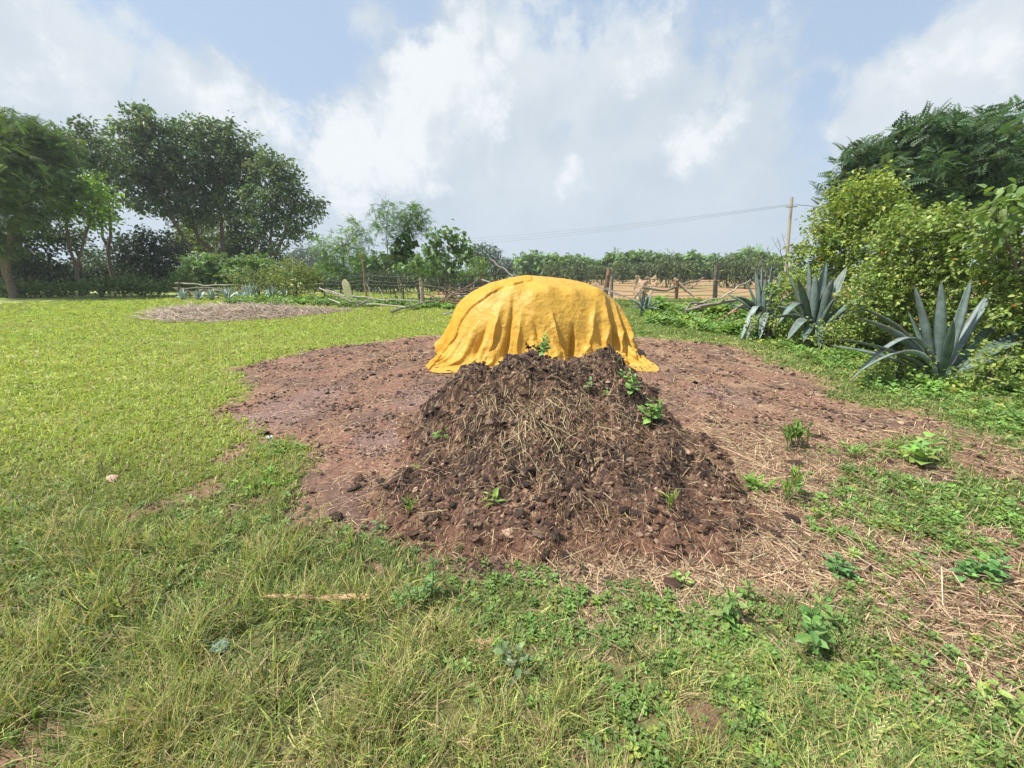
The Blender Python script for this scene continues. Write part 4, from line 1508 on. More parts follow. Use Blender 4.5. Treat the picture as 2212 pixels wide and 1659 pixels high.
tree('gliricidia_bush', 'bush with small green leaves around the slanting stump left of the tarp', 'bush', (1010, 645), [(1000, 585, 18), (1025, 575, 18), (1040, 590, 14), (1010, 600, 16), (990, 600, 14), (1035, 565, 12), (1045, 572, 9)],
     21, LEAF, .13, (.13, .195, .05), .03, 18, k=7, spread=.25)
for i, (u, lab) in enumerate([(800, 'dense green shrub behind the fence, between the acacia and the moringa pair'), (845, 'dense green shrub behind the stems of the moringa pair'), (930, 'dense green shrub behind the heart-leaved sapling'), (705, 'dense green shrub behind the fence, left of the acacia trunk')]):
    v0 = 560 if u != 705 else 590
    tree('orchard_shrub', lab, 'shrub', (u, 612), [(u - 15, v0, 17), (u + 12, v0 - 6, 17), (u, v0 + 18, 20), (u + 25, v0 + 10, 16), (u - 25, v0 + 14, 15), (u, v0 + 34, 16)],
         40, PALM, .55, (.09, .15, .05), .08, 5, k=4, spread=.1)
for i, (u, v, r, lab) in enumerate([(690, 610, 12, 'grey-leaved mango bush left of the milestone'), (800, 612, 14, 'dark mango bush behind the crooked stick'), (835, 606, 13, 'dark mango bush behind the moringa stems'),
                                    (940, 606, 13, 'dark mango bush behind the pale fence post'), (1078, 585, 15, 'dark mango bush at the left shoulder of the tarp')]):
    tree('mango_bush', lab, 'bush', (u, 622), [(u - r * .7, v, r), (u + r * .7, v - 3, r), (u, v - r * .8, r * .9), (u, v + r * .5, r)], 30, LEAFN, .34, (.055, .075, .05), .05, 10, k=8, droop=.8)

# backdrop shrubs under the grove and behind the fence, shade put into their colour
ords = ['first', 'second', 'third', 'fourth', 'fifth', 'sixth', 'seventh', 'eighth', 'ninth']
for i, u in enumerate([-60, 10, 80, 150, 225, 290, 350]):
    tree('shade_tinted_shrub', 'shrub in shade-dark leaf colour beneath the grove, %s from the left' % ords[i], 'shrub', (u, 615),
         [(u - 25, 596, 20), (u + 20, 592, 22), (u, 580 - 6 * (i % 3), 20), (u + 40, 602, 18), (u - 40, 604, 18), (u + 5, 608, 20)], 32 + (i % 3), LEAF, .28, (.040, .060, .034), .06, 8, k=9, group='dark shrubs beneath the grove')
for i, u in enumerate([695, 735, 778, 822, 866, 912, 958, 1002, 1046]):
    tree('thicket_shrub', 'dark thin-leaved shrub behind the wire fence, %s from the left' % ords[i], 'shrub', (u, 618),
         [(u - 14, 604, 14), (u + 14, 602, 14), (u, 592, 14), (u + 4, 612, 13), (u - 20, 612, 12), (u + 22, 611, 12)], 27 + (i % 3) * 1.5, LEAFN, .26, (.050, .072, .042), .05, 13, k=9, droop=.7, group='dark shrubs behind the wire fence')

# -- orchard row across the red field
for i, (u, v, r) in enumerate([(1150, 566, 22), (1190, 570, 20), (1228, 570, 20), (1262, 574, 17), (1335, 566, 22), (1376, 563, 22), (1416, 566, 20), (1455, 568, 18), (1500, 566, 20), (1540, 568, 19), (1580, 570, 18), (1625, 560, 24), (1668, 568, 18), (1300, 575, 15)]):
    names = ['first', 'second', 'third', 'fourth', 'fifth', 'sixth', 'seventh', 'eighth', 'ninth', 'tenth', 'eleventh', 'twelfth', 'thirteenth', 'fourteenth']
    order = sorted([1150, 1190, 1228, 1262, 1335, 1376, 1416, 1455, 1500, 1540, 1580, 1625, 1668, 1300]).index(u)
    tree('orchard_tree', 'round-crowned green tree, %s from the left in the row beyond the red field' % names[order], 'tree', (u, 601),
         [(u - r * .55, v, r * .8), (u + r * .55, v, r * .8), (u, v - r * .25, r * .85), (u + r * .2, v + r * .7, r * .9), (u - r * .5, v + r * .9, r * .75), (u + r * .8, v + r * .8, r * .7), (u, v + r * 1.2, r * .8)],
         72, PALM, .85, (.105, .165, .065), .15, 2.6, k=4, spread=.09, group='round trees in the row beyond the red field', second=(.14, .23, .07), sec_p=.3, sub_twigs=1)
for i, (u, v, r, D, lab) in enumerate([(1200, 583, 13, 50, 'small mango tree behind the top of the tarp'), (1255, 588, 18, 40, 'wide mango tree just left of the slanting post'), (1300, 586, 13, 44, 'mango tree behind the slanting post'),
                                       (1345, 584, 12, 50, 'mango tree left of the hanging sack'), (1385, 580, 12, 52, 'mango tree behind the hanging sack'), (1440, 576, 18, 38, 'tall mango tree right of the hanging sack'), (1478, 582, 18, 36, 'mango tree above the crossed branches'),
                                       (1572, 580, 18, 38, 'dark mango tree right of the tall post'), (1610, 585, 20, 36, 'dark mango tree next to the hedge agaves'), (1640, 580, 16, 42, 'mango tree half hidden by the agave spears')]):
    tree('mango_tree', lab, 'tree', (u, 585 + 1.1 * 860 * 1.5 / D * .93), [(u - r * .7, v, r * .85), (u + r * .6, v + 2, r * .85), (u, v - r * .6, r * .8), (u + r * .2, v + r * .8, r * .7), (u - r * .4, v + r * .9, r * .6)],
         D, LEAFN, .42, (.062, .082, .05), .07, 7.5, k=8, droop=.7, fill=.7, group='mango trees in the red field', second=(.13, .16, .06), sec_p=.2)

# -- hedge at right
tree('rain_tree', 'big dark feathery tree rising behind the hedge at right', 'tree', (2080, 650), [
    (1990, 285, 30), (2040, 275, 30), (2090, 280, 36), (2140, 275, 34), (2190, 280, 40), (1960, 310, 34), (2010, 320, 44), (2070, 330, 50), (2130, 330, 50), (2190, 340, 50), (1905, 335, 30), (1870, 335, 26), (1850, 335, 14),
    (1870, 370, 36), (1920, 375, 44), (1980, 380, 50), (2050, 390, 55), (2120, 400, 55), (2190, 410, 50), (1835, 385, 22), (1822, 405, 16), (1850, 415, 32), (1890, 430, 44), (1960, 440, 50), (2030, 450, 50), (2250, 310, 50), (2270, 400, 70), (1825, 440, 22), (2330, 350, 70)],
    15, FROND, .42, (.060, .100, .054), .16, 17, k=4, spread=.10, fill=.55, droop=.15, flat=.65, second=(.085, .125, .065), sec_p=.35, dz=1.0)
tree('yellow_bush', 'tall yellow-green bush at the left end of the hedge', 'bush', (1840, 690), [
    (1850, 425, 34), (1885, 415, 30), (1915, 440, 28), (1830, 455, 34), (1870, 465, 44), (1910, 490, 36), (1805, 490, 32), (1840, 510, 44), (1780, 530, 30), (1890, 540, 44), (1810, 550, 38), (1755, 560, 26), (1735, 590, 22), (1780, 590, 36), (1850, 590, 44), (1720, 560, 14), (1765, 500, 18)],
    10.3, LEAF, .10, (.20, .24, .05), .045, 60, k=9, shoots=True, fill=.6, droop=.2, second=(.14, .20, .04), sec_p=.35, sub_twigs=6)
lant = [
    ('lantana bush spilling over the middle agave at the left of the hedge', (1780, 720), [(1720, 610, 24), (1760, 630, 34), (1800, 640, 34), (1740, 660, 30), (1790, 680, 30), (1830, 700, 26), (1760, 700, 22)], 9.6),
    ('tall lantana bush in the middle of the hedge, left of the nearest agave spears', (1930, 780), [(1960, 480, 30), (1990, 500, 36), (1940, 520, 34), (1970, 550, 44), (1920, 570, 36), (1900, 610, 40), (1950, 620, 50), (1890, 660, 40), (1940, 690, 50), (1980, 660, 44), (1880, 710, 36), (1960, 740, 40), (2010, 580, 40), (1930, 770, 30)], 7.4),
    ('lantana bush directly behind the nearest agave', (2060, 800), [(2030, 490, 34), (2070, 500, 34), (2040, 540, 44), (2090, 560, 46), (2030, 600, 46), (2090, 620, 46), (2040, 680, 46), (2100, 700, 46), (2060, 750, 40), (2110, 760, 40), (2110, 520, 26)], 6.7),
    ('lantana bush with orange flowers at the right edge', (2200, 880), [(2150, 560, 36), (2190, 530, 36), (2170, 610, 46), (2220, 600, 50), (2160, 680, 46), (2210, 690, 50), (2160, 760, 42), (2210, 780, 46), (2240, 840, 40), (2170, 820, 34), (2270, 720, 60), (2280, 600, 60), (2230, 500, 40)], 5.9)]
lant += [
    ('low lantana bush around the foot of the spreading agave at the hedge end', (1660, 715), [(1690, 640, 24), (1700, 675, 22), (1665, 700, 16), (1620, 705, 13), (1700, 715, 20), (1730, 735, 18)], 8.8),
    ('low lantana bush at the foot of the middle agave, in front of its stem', (1790, 745), [(1790, 720, 24), (1820, 745, 22), (1760, 735, 16), (1850, 760, 24), (1850, 715, 24), (1880, 780, 20)], 7.7),
    ('low lantana bush left of the foot of the nearest agave', (1930, 850), [(1925, 790, 26), (1905, 815, 22), (1950, 825, 26), (1970, 790, 24), (1880, 800, 18), (1985, 850, 20), (1960, 775, 18), (2000, 860, 16)], 5.4),
    ('low lantana bush before the right leaves of the nearest agave', (2120, 870), [(2110, 830, 26), (2150, 850, 26), (2180, 870, 28), (2140, 800, 24), (2075, 862, 20), (2205, 905, 26), (2230, 850, 34), (2085, 838, 20), (2120, 785, 24), (2170, 770, 26)], 4.9)]
LB = []
for lab, base, bl, D in lant:
    LB.append(tree('lantana_bush', lab, 'bush', base, bl, D, LEAF6, .068 if D > 5.6 else .055, (.145, .195, .05), .025, 120, k=9, shoots=True, fill=.6, droop=.25, second=(.22, .27, .07), sec_p=.28, group=None, sub_twigs=5))
tree('mulberry_shrub', 'shrub with large drooping pale leaves at the upper right edge', 'shrub', (2225, 800), [(2190, 425, 24), (2150, 455, 20), (2205, 470, 26), (2170, 490, 20), (2230, 430, 30), (2135, 480, 12)],
     5.7, LEAF6, .14, (.12, .175, .055), .03, 60, [[(2215, 700), (2210, 560), (2190, 450)], [(2215, 700), (2190, 560), (2150, 470)]], k=3, droop=.6, spread=.2, fill=.9)


def flowers():
    """orange lantana heads on the bushes"""
    px = [(2168, 768, 5.35), (2205, 830, 5.3), (2150, 850, 5.3), (1980, 690, 6.7), (1940, 600, 6.6), (1800, 640, 7.9), (2100, 690, 6.0), (1905, 545, 6.9), (2190, 660, 5.2), (1770, 560, 8.0), (2060, 560, 6.0), (2125, 610, 5.8)]
    for i, (u, v, D) in enumerate(px):
        c = P(u, v, D)
        mb = MB()
        n = 26
        d = R.normal(0, 1, (n, 3)); d[:, 1] -= .6; d /= np.linalg.norm(d, axis=1)[:, None]
        pos = c + d * .012
        rot = rotm(R.uniform(0, 6.28, n), R.normal(0, .8, n), R.normal(0, .5, n))
        mb.add(*stamp(LEAF[0], LEAF[1], pos, rot, np.full(n, .013), tint(n, (.80, .20, .02), .15, .1)))
        b = LB[3] if D < 5.6 else (LB[2] if D < 6.5 else (LB[1] if D < 7.5 else LB[0]))
        mb.build('flower', M_LEAF, b)


flowers()


# ---------------------------------------------------------------- agaves
def agave_leaf(base, tip, width, sag, col, tipcol=(.12, .09, .06), twist=0.0, kink=None):
    """one thick channelled sword leaf with toothed margins"""
    base = np.asarray(base, float); tip = np.asarray(tip, float)
    n = 14
    t = np.linspace(0, 1, n)
    L = np.linalg.norm(tip - base)
    ctr = base + (tip - base) * t[:, None]
    ctr[:, 2] += sag * L * np.sin(np.pi * t ** .85)
    if kink is not None:
        k0, amt = kink
        ctr[:, 2] -= amt * L * np.clip(t - k0, 0, 1) ** 1.5
    tan = np.gradient(ctr, axis=0); tan /= np.linalg.norm(tan, axis=1)[:, None]
    h = tip - base; h[2] = 0
    hn = np.linalg.norm(h)
    side = np.array([-h[1], h[0], 0]) / hn if hn > .15 else np.array([1.0, 0.15, 0])
    side = side / np.linalg.norm(side)
    ca, sa = math.cos(twist), math.sin(twist)
    up = np.cross(side, tan); up /= np.linalg.norm(up, axis=1)[:, None]
    up = np.where((up[:, 2:3] < 0) & (hn > .15), -up, up)
    s2 = side[None] * ca + up * sa
    u2 = up * ca - side[None] * sa
    w_ = width * np.interp(t, [0, .08, .25, .55, .8, .93, 1], [.75, .62, .82, 1.0, .70, .32, .02])
    th = width * np.interp(t, [0, .2, .6, 1], [.30, .18, .10, .01])
    ch = w_ * .22
    V = []; F = []
    tooth = 1 + .05 * (np.arange(n) % 2)
    prof = [(-.5, 1.0, 0), (-.27, .30, 0), (0, .0, 0), (.27, .30, 0), (.5, 1.0, 0), (.28, .22, -1), (0, -.05, -1), (-.28, .22, -1)]
    for i in range(n):
        for a, b, c in prof:
            ed = tooth[i] if abs(a) > .4 else 1
            V.append(ctr[i] + s2[i] * a * w_[i] * 2 * .5 * ed + u2[i] * (b * ch[i] + c * th[i]))
    m = len(prof)
    for i in range(n - 1):
        for j in range(m):
            F.append([i * m + j, i * m + (j + 1) % m, (i + 1) * m + (j + 1) % m, (i + 1) * m + j])
    V = np.array(V)
    c = np.repeat(np.array(col)[None], len(V), 0) * (1 + R.normal(0, .03, (len(V), 1)))
    # pale bands across the blade and a brown spine at the tip
    tt = np.repeat(t, m)
    c = c * (1 + .12 * np.sin(tt * 23 + R.uniform(0, 6)))[:, None]
    c = c * (1 + .22 * fbm(V[:, 0] * 1 + V[:, 1], V[:, 2], 9, 3, int(R.integers(0, 9999))))[:, None]
    ed = np.isin(np.tile(np.arange(m), n), [0, 4]) & (R.uniform(0, 1, len(V)) < .6)
    c[ed] = c[ed] * .5 + np.array([.16, .11, .06]) * .5
    c[tt > .95] = tipcol
    return V, np.array(F), np.clip(c, .01, .8)


AG = (.125, .172, .158); AG2 = (.185, .245, .235); AGD = (.08, .125, .10)


def agave(label, base, D, leaves, width, group=None, name='agave'):
    b = P(base[0], base[1], D)
    root = empty(name, b)
    tag(root, label, 'agave', group)
    for q in leaves:
        u, v, dd = q[:3]
        sag = q[3] if len(q) > 3 else 0.05
        wq = q[4] if len(q) > 4 else 1.0
        c = [AG, AG2, AGD, (.34, .44, .40)][q[5]] if len(q) > 5 else AG
        kink = q[6] if len(q) > 6 else None
        tip = P(u, v, D + dd)
        off = np.array([tip[0] - b[0], tip[1] - b[1], 0.0]); off = off / (np.linalg.norm(off) + 1e-6) * width * .45
        mb = MB()
        mb.add(*agave_leaf(b + off + [0, 0, .04], tip, width * wq, sag, np.array(c) * R.uniform(.88, 1.12), twist=R.normal(0, .18), kink=kink))
        mb.build('leaf', M_AGAVE, root, True)
    # heart of the rosette
    mb = MB()
    mb.tube(np.array([b - [0, 0, .12], b + [0, 0, .10], b + [0, 0, .30]]), [width * .9, width * .75, width * .15], AGD, 8)
    mb.build('stem', M_AGAVE, root, True)
    return root


agave('largest agave with blue-grey sword leaves, nearest in the hedge at right', (2030, 822), 5.35, [
    (1973, 612, .05, .0, .85, 1), (2033, 603, -.1, .0, .85, 1), (2098, 600, .2, .0, .8, 0), (2128, 640, .3, .0, .8, 0), (2060, 690, -.35, .0, .75, 2), (2150, 615, .5, .0, .7, 0),
    (1830, 655, .25, .12, .85, 2), (1845, 685, .0, .10, .9, 0), (1800, 730, -.2, .06, .8, 2), (1850, 765, -.2, .30, .6, 1, (.35, .5)), (1790, 745, -.1, .04, .5, 1), (1850, 806, -.35, .22, .75, 1), (1915, 765, .2, .1, .7, 2),
    (2215, 735, -.1, .05, .9, 2), (2260, 700, .3, .05, 1.0, 2), (2200, 770, -.3, .10, .9, 2), (2225, 880, -.6, .22, .8, 0), (2200, 650, .6, .0, .8, 2), (1960, 670, .5, 0, .8, 2)], .148)
agave('middle agave of the hedge, its spears half buried in lantana', (1758, 715), 8.3, [
    (1745, 562, 0, 0, .75, 1), (1785, 560, .2, 0, .9, 1), (1830, 575, .3, 0, .9, 0), (1700, 585, .2, .0, .8, 0), (1722, 600, -.3, .0, .7, 2), (1806, 640, -.3, .0, .8, 2), (1690, 650, -.2, .30, .8, 0, (.3, .8)), (1660, 690, -.5, .12, .7, 2),
    (1675, 662, .3, .12, .8, 2), (1870, 640, .0, .05, .9, 2), (1860, 680, -.4, .1, .8, 2), (1700, 735, -.7, .25, .7, 0), (1770, 755, -.8, .25, .9, 2), (1830, 740, -.6, .2, .8, 2), (1900, 660, .4, .05, .8, 0), (1735, 740, -.7, .25, .7, 2), (1762, 590, -.2, 0, .7, 1), (1800, 600, -.3, .0, .8, 0)], .24)
agave('spreading agave at the left end of the hedge, one limp leaf curling down', (1652, 690), 9.4, [
    (1630, 582, 0, 0, .8, 1), (1645, 575, .2, 0, .8, 1), (1668, 570, .2, 0, .7, 1), (1686, 590, .4, .0, .7, 0), (1610, 605, .2, .03, .7, 0), (1590, 640, -.2, .08, .8, 2), (1570, 635, .3, .06, .6, 0), (1600, 722, -.5, .45, .65, 1, (.4, .6)), (1580, 665, -.3, .12, .6, 0),
    (1720, 650, -.2, .1, .8, 2), (1700, 700, -.6, .2, .7, 2), (1640, 735, -.8, .3, .7, 1), (1612, 735, -.7, .3, .6, 0), (1560, 655, .2, .06, .5, 2), (1735, 620, .3, .03, .7, 0), (1655, 600, -.3, 0, .7, 1), (1675, 610, -.4, 0, .7, 0)], .235)
agave('agave spears rising behind the lantana between the middle and nearest agaves', (1890, 760), 7.6, [
    (1895, 575, .1, 0, .9, 0), (1860, 560, .3, 0, .9, 2), (1935, 610, .2, .0, .9, 0), (1842, 610, .2, .0, .8, 2), (1920, 650, -.1, 0, .9, 1), (1965, 640, .3, .0, .9, 2), (1840, 680, -.2, .1, .8, 0)], .21)
agave('small agave in the weeds before the fence, right of the tarp', (1392, 672), 13.5, [
    (1375, 628, 0, .05, .8, 1), (1390, 625, .1, 0, .8, 1), (1410, 632, .1, .05, .8, 0), (1425, 650, -.1, .08, .8, 0), (1360, 648, -.1, .1, .8, 2), (1365, 668, -.4, .15, .7, 2), (1420, 668, -.4, .15, .7, 1), (1400, 640, -.3, 0, .7, 2)], .16)
agave('agave with leaning leaves by the brushwood pile, left of the tarp', (1010, 650), 19, [
    (965, 600, 0, .02, .9, 1), (985, 598, .3, .0, .8, 1), (1008, 590, .2, 0, .8, 0), (1030, 598, .2, .0, .8, 1), (1048, 605, .2, .03, .8, 0), (975, 625, -.3, .08, .8, 2), (1035, 625, -.3, .1, .8, 0), (995, 615, -.4, 0, .7, 2)], .22)
ga = 'small agaves planted at the foot of the pole fence'
prs = [(395, 'first'), (430, 'second'), (458, 'third'), (493, 'fourth'), (520, 'fifth'), (540, 'sixth'), (588, 'seventh'), (615, 'eighth')]
for i, (u, o_) in enumerate(prs):
    s_ = [.75, .8, .8, 1.0, .7, 1.25, 1.0, .85][i]
    lv = []
    for a in np.linspace(-1.25, 1.25, 9):
        lv.append((u + math.sin(a) * 26 * s_, 648 - math.cos(a) * 32 * s_ * R.uniform(.8, 1.1), R.uniform(-.5, .4), .04, .9, 3))
    agave('small pale agave, %s from the left at the foot of the pole fence' % o_, (u, 646), 21.2, lv, .13, ga)

# ---------------------------------------------------------------- fence, posts, sticks
def hz(p, dz=0.0):
    return np.array([p[0], p[1], float(gh(np.array([p[0]]), np.array([p[1]]))[0]) + dz])


GREYW = (.22, .195, .17); PALEW = (.40, .37, .31); BROWNW = (.24, .15, .105); DARKW = (.10, .085, .07); REDW = (.30, .17, .12)


def stickmesh(mb, pts, r0, r1, colr, wob=.012, sides=7):
    pts = np.array(pts, float)
    seg = np.linalg.norm(np.diff(pts, axis=0), axis=1); cum = np.concatenate([[0], np.cumsum(seg)])
    n = max(8, int(cum[-1] / .12))
    n = min(n, 40)
    t = np.linspace(0, cum[-1], n)
    pp = np.stack([np.interp(t, cum, pts[:, i]) for i in range(3)], 1)
    L = cum[-1]
    ph = R.uniform(0, 6, 3)
    for i in range(3):
        pp[:, i] += wob * L ** .5 * (np.sin(t * 2.1 + ph[i]) + .5 * np.sin(t * 5.3 + ph[i] * 2)) * np.sin(np.pi * np.clip(t / L, 0, 1)) ** .5
    rad = np.linspace(r0, r1, n) * (1 + R.normal(0, .06, n))
    c = np.repeat(np.array(colr)[None], n, 0) * (1 + R.normal(0, .10, (n, 1)))
    mb.tube(pp, rad, np.array(colr), sides)
    return pp


# posts of the wire fence with the wires strung along them
FD = 18.0
posts = [   # base px, top px, distance, radius, colour, label, height of the cut
    ((912, 656), (908, 600), 17.6, .085, (.42, .33, .24), 'pale barkless'),
    ((1300, 662), (1316, 580), 17.2, .10, BROWNW, 'brown slanting'),
    ((1318, 655), (1322, 594), 17.8, .07, GREYW, 'grey split'),
    ((1545, 652), (1548, 572), 16.6, .085, (.17, .14, .12), 'dark upright'),
    ((1047, 640), (1040, 592), 19.0, .075, (.34, .20, .13), 'reddish leaning'),
]
fence = empty('wire_fence', hz(P(1200, 650, FD)))
tag(fence, 'fence of rough wooden posts and thin strung wires along the red field', 'fence')
for (b, t_, D, r, c, lab) in posts:
    mb = MB()
    pb = hz(P(b[0], b[1], D), -.25); pt_ = P(t_[0], t_[1], D)
    pp = stickmesh(mb, [pb, (pb + pt_) / 2 + [.02, 0, 0], pt_], r * 1.1, r * .9, c, .010, 9)
    o = mb.build('post', M_WOOD, fence)
    tag(o, label=lab + ' post')
    # pale cut end
    mb = MB()
    e = pp[-1]; dv = (pp[-1] - pp[-2]); dv /= np.linalg.norm(dv)
    mb.tube(np.array([e, e + dv * .012]), [r * .86, r * .80], (.62, .48, .32), 9)
    mb.build('cut_end', M_WOOD, o)
for k_ in range(7):
    z0 = .16 + .19 * k_
    mb = MB()
    xs = [-7.6, P(690, 600, 19)[0], P(790, 600, 18.6)[0], P(910, 600, 17.6)[0], P(1041, 600, 19)[0], P(1310, 600, 17.2)[0], P(1546, 600, 16.6)[0], 9.3]
    ys = [20.6, 19.4, 18.6, 17.5, 18.9, 17.1, 16.5, 15.9]
    pts = []
    for i in range(len(xs) - 1):
        for t in np.linspace(0, 1, 8)[:-1]:
            pts.append([xs[i] + (xs[i + 1] - xs[i]) * t, ys[i] + (ys[i + 1] - ys[i]) * t, z0 + .06 * R.normal(0, .12) - .10 * math.sin(math.pi * t) * (1 if k_ % 2 else .5)])
    pts.append([xs[-1], ys[-1], z0])
    mb.tube(np.array(pts), .0095, (.04, .04, .045), 4, False)
    mb.build('wire', M_WIRE, fence)
for i in range(16):     # upright ties woven through the wires left of the tarp
    u = 700 + i * 21 + R.uniform(-6, 6)
    x = P(u, 620, 18.3)[0]; y = np.interp(x, xs, ys) + .02
    mb = MB()
    stickmesh(mb, [[x, y, .02], [x + R.normal(0, .06), y, R.uniform(.8, 1.45)]], .010, .006, DARKW if i % 2 else (.36, .33, .27), .02, 5)
    mb.build('upright_stick', M_WOOD, fence)

# pole fence at the left
pf = empty('pole_fence', hz(P(530, 645, 22)))
tag(pf, 'low fence of pale horizontal poles in front of the bushes at left', 'fence')
rails = [((378, 612), (560, 619), PALEW, .035), ((375, 622), (500, 624), GREYW, .035), ((385, 630), (560, 628), GREYW, .03), ((430, 627), (600, 624), PALEW, .028), ((555, 618), (605, 611), PALEW, .033), ((560, 617), (700, 614), PALEW, .03),
         ((380, 636), (470, 645), BROWNW, .03), ((590, 622), (700, 642), PALEW, .034), ((560, 630), (680, 633), GREYW, .028), ((600, 626), (720, 624), GREYW, .026), ((470, 634), (560, 636), DARKW, .03), ((395, 626), (430, 640), BROWNW, .025)]
for a, b, c, r in rails:
    mb = MB()
    D = 22.2 + R.uniform(-.15, .15)
    stickmesh(mb, [P(a[0], a[1], D + .3), P(b[0], b[1], D - .3)], r, r * .7, c, .02)
    mb.build('rail', M_WOOD, pf)
for u, vt, lab in [(388, 605, None), (470, 606, None), (545, 600, None), (600, 575, 'tall crooked'), (640, 612, None), (700, 600, None)]:
    mb = MB()
    b = hz(P(u, 646, 22.3), -.1); t_ = P(u - (12 if lab else 2), vt, 22.3)
    stickmesh(mb, [b, (b + t_) / 2 + [.04, 0, 0], t_], .045, .03, BROWNW if lab else DARKW, .03)
    o = mb.build('post', M_WOOD, pf)
    if lab: tag(o, label=lab + ' post')

# loose sticks and branches: (points in px with distance), radii, colour, label
sticks = [
    ([(958, 680, 12.6), (1010, 662, 14.2), (1080, 632, 17.0)], .028, .02, (.38, .36, .33), 'long straight grey pole leaning from the grass up toward the brushwood beside the tarp'),
    ([(845, 674, 14.3), (900, 656, 16.0), (945, 648, 16.6)], .05, .03, GREYW, 'thick grey branch lying half across the pasture edge, below the upright pale post'),
    ([(760, 640, 17.5), (800, 643, 17.2), (905, 651, 16.5)], .028, .02, PALEW, 'pale peeled pole lying along the fence foot left of the brushwood'),
    ([(795, 657, 15.6), (860, 662, 15.2), (875, 664, 15.0)], .03, .026, PALEW, 'short pale pole lying in the grass below the longer peeled one'),
    ([(770, 662, 15.5), (800, 645, 16.5)], .045, .035, GREYW, 'stubby grey log tilted up at the left of the peeled poles'),
    ([(700, 628, 19.0), (760, 650, 17.0), (800, 652, 16.6)], .04, .025, GREYW, 'long bent grey branch sagging from the pole fence to the ground'),
    ([(690, 622, 19.5), (745, 640, 18.0)], .03, .02, PALEW, 'pale thin branch above the bent grey one by the milestone'),
    ([(735, 655, 16.6), (710, 645, 17.5)], .03, .02, PALEW, 'short pale stick poking out right of the thorn bush'),
    ([(792, 640, 17.6), (786, 590, 17.6), (778, 545, 17.6)], .045, .028, (.30, .19, .13), 'tall crooked reddish stick standing upright beside the milestone'),
    ([(965, 642, 17.3), (1000, 627, 17.4), (1060, 620, 17.6), (1100, 618, 17.8)], .04, .025, BROWNW, 'curved brown branch arching over the top of the brushwood'),
    ([(950, 650, 17.0), (985, 634, 17.2), (1080, 640, 17.3)], .045, .03, GREYW, 'grey branch in the middle of the brushwood by the tarp'),
    ([(985, 632, 17.5), (1020, 612, 17.6), (1040, 604, 17.8)], .035, .02, DARKW, 'black branch bent up like an elbow above the brushwood'),
    ([(1040, 604, 17.8), (1075, 614, 17.6), (1110, 620, 17.4)], .035, .025, PALEW, 'pale branch falling right from the black elbow branch'),
    ([(975, 650, 16.9), (1070, 648, 16.9)], .05, .035, BROWNW, 'brown log at the base of the brushwood'),
    ([(990, 641, 17.0), (1060, 637, 17.0)], .04, .03, (.45, .40, .34), 'light grey branch lying across the brushwood log'),
    ([(1000, 655, 16.5), (935, 648, 16.9)], .045, .02, (.20, .11, .08), 'reddish branch at the left foot of the brushwood'),
    ([(1018, 640, 17.4), (1050, 612, 17.5)], .025, .015, DARKW, 'thin dark twig leaning across the brushwood'),
    ([(1060, 560, 24), (1110, 597, 18.5)], .03, .03, (.22, .20, .18), 'grey slanting pole behind the left shoulder of the tarp'),
    ([(1390, 620, 15.9), (1440, 628, 15.8), (1500, 608, 16.6), (1520, 600, 17.0)], .05, .03, (.24, .19, .15), 'crooked branch propped on the fence right of the hanging sack'),
    ([(1455, 602, 16.2), (1480, 625, 16.0), (1500, 640, 15.8)], .075, .045, (.36, .26, .19), 'thick pale stump leaning through the fence wires'),
    ([(1460, 645, 16.1), (1462, 605, 16.1)], .07, .07, (.26, .15, .10), 'short red-brown post under the crossed branches'),
    ([(1500, 660, 13.0), (1560, 640, 14.0), (1622, 605, 16.0)], .04, .02, (.42, .34, .26), 'long light brown branch slanting up to the hedge agaves'),
    ([(1480, 672, 12.2), (1530, 660, 12.4), (1590, 648, 12.9)], .065, .045, (.26, .21, .18), 'thick grey limb lying before the agaves at the fence end'),
    ([(1545, 700, 11.3), (1580, 672, 11.8), (1610, 655, 12.1)], .05, .035, (.34, .21, .14), 'broken reddish limb under the grey one beside the spreading agave'),
    ([(1340, 640, 16.0), (1315, 628, 16.6), (1290, 620, 17.0)], .022, .014, GREYW, 'thin grey stick leaning left against the slanting post'),
    ([(1310, 622, 16.8), (1350, 640, 16.2), (1395, 662, 15.0)], .028, .016, (.20, .18, .16), 'thin dark stick running down right from the slanting post'),
    ([(1370, 645, 16.2), (1380, 632, 16.2), (1400, 605, 16.2)], .02, .012, DARKW, 'thin dark twig crossing the hanging sack'),
    ([(1480, 672, 12.2), (1490, 655, 12.7), (1530, 652, 12.9)], .03, .02, GREYW, 'small forked grey branch at the tip of the thick limb'),
    ([(866, 645, 17.4), (858, 600, 17.4)], .012, .008, PALEW, 'thin pale cane leaning left of the moringa stems'),
    ([(805, 645, 16.8), (792, 612, 17.3)], .012, .008, PALEW, 'thin pale cane leaning on the fence right of the crooked stick'),
    ([(830, 650, 16.8), (818, 620, 17.3)], .012, .008, PALEW, 'second pale cane leaning on the fence right of the crooked stick'),
]
for (pts, r0, r1, c, lab) in sticks:
    w3 = [P(*q) for q in pts]
    mb = MB()
    pp = stickmesh(mb, w3, r0, r1, c, .018)
    if r0 > .03:          # stubs of side twigs
        for _ in range(2):
            i = R.integers(2, len(pp) - 2)
            d = R.normal(0, 1, 3); d[2] = abs(d[2]); d /= np.linalg.norm(d)
            mb.tube(curve(pp[i], pp[i] + d * R.uniform(.12, .35), 4, .1), np.linspace(r0 * .4, r0 * .12, 4), np.array(c), 5)
    ctr = pp.mean(0)
    o = mb.build('branch' if 'pole' not in lab and 'log' not in lab else ('pole' if 'pole' in lab else 'log'), M_WOOD)
    tag(o, lab, 'branch' if 'pole' not in lab else 'pole', 'loose branches and poles along the fence')

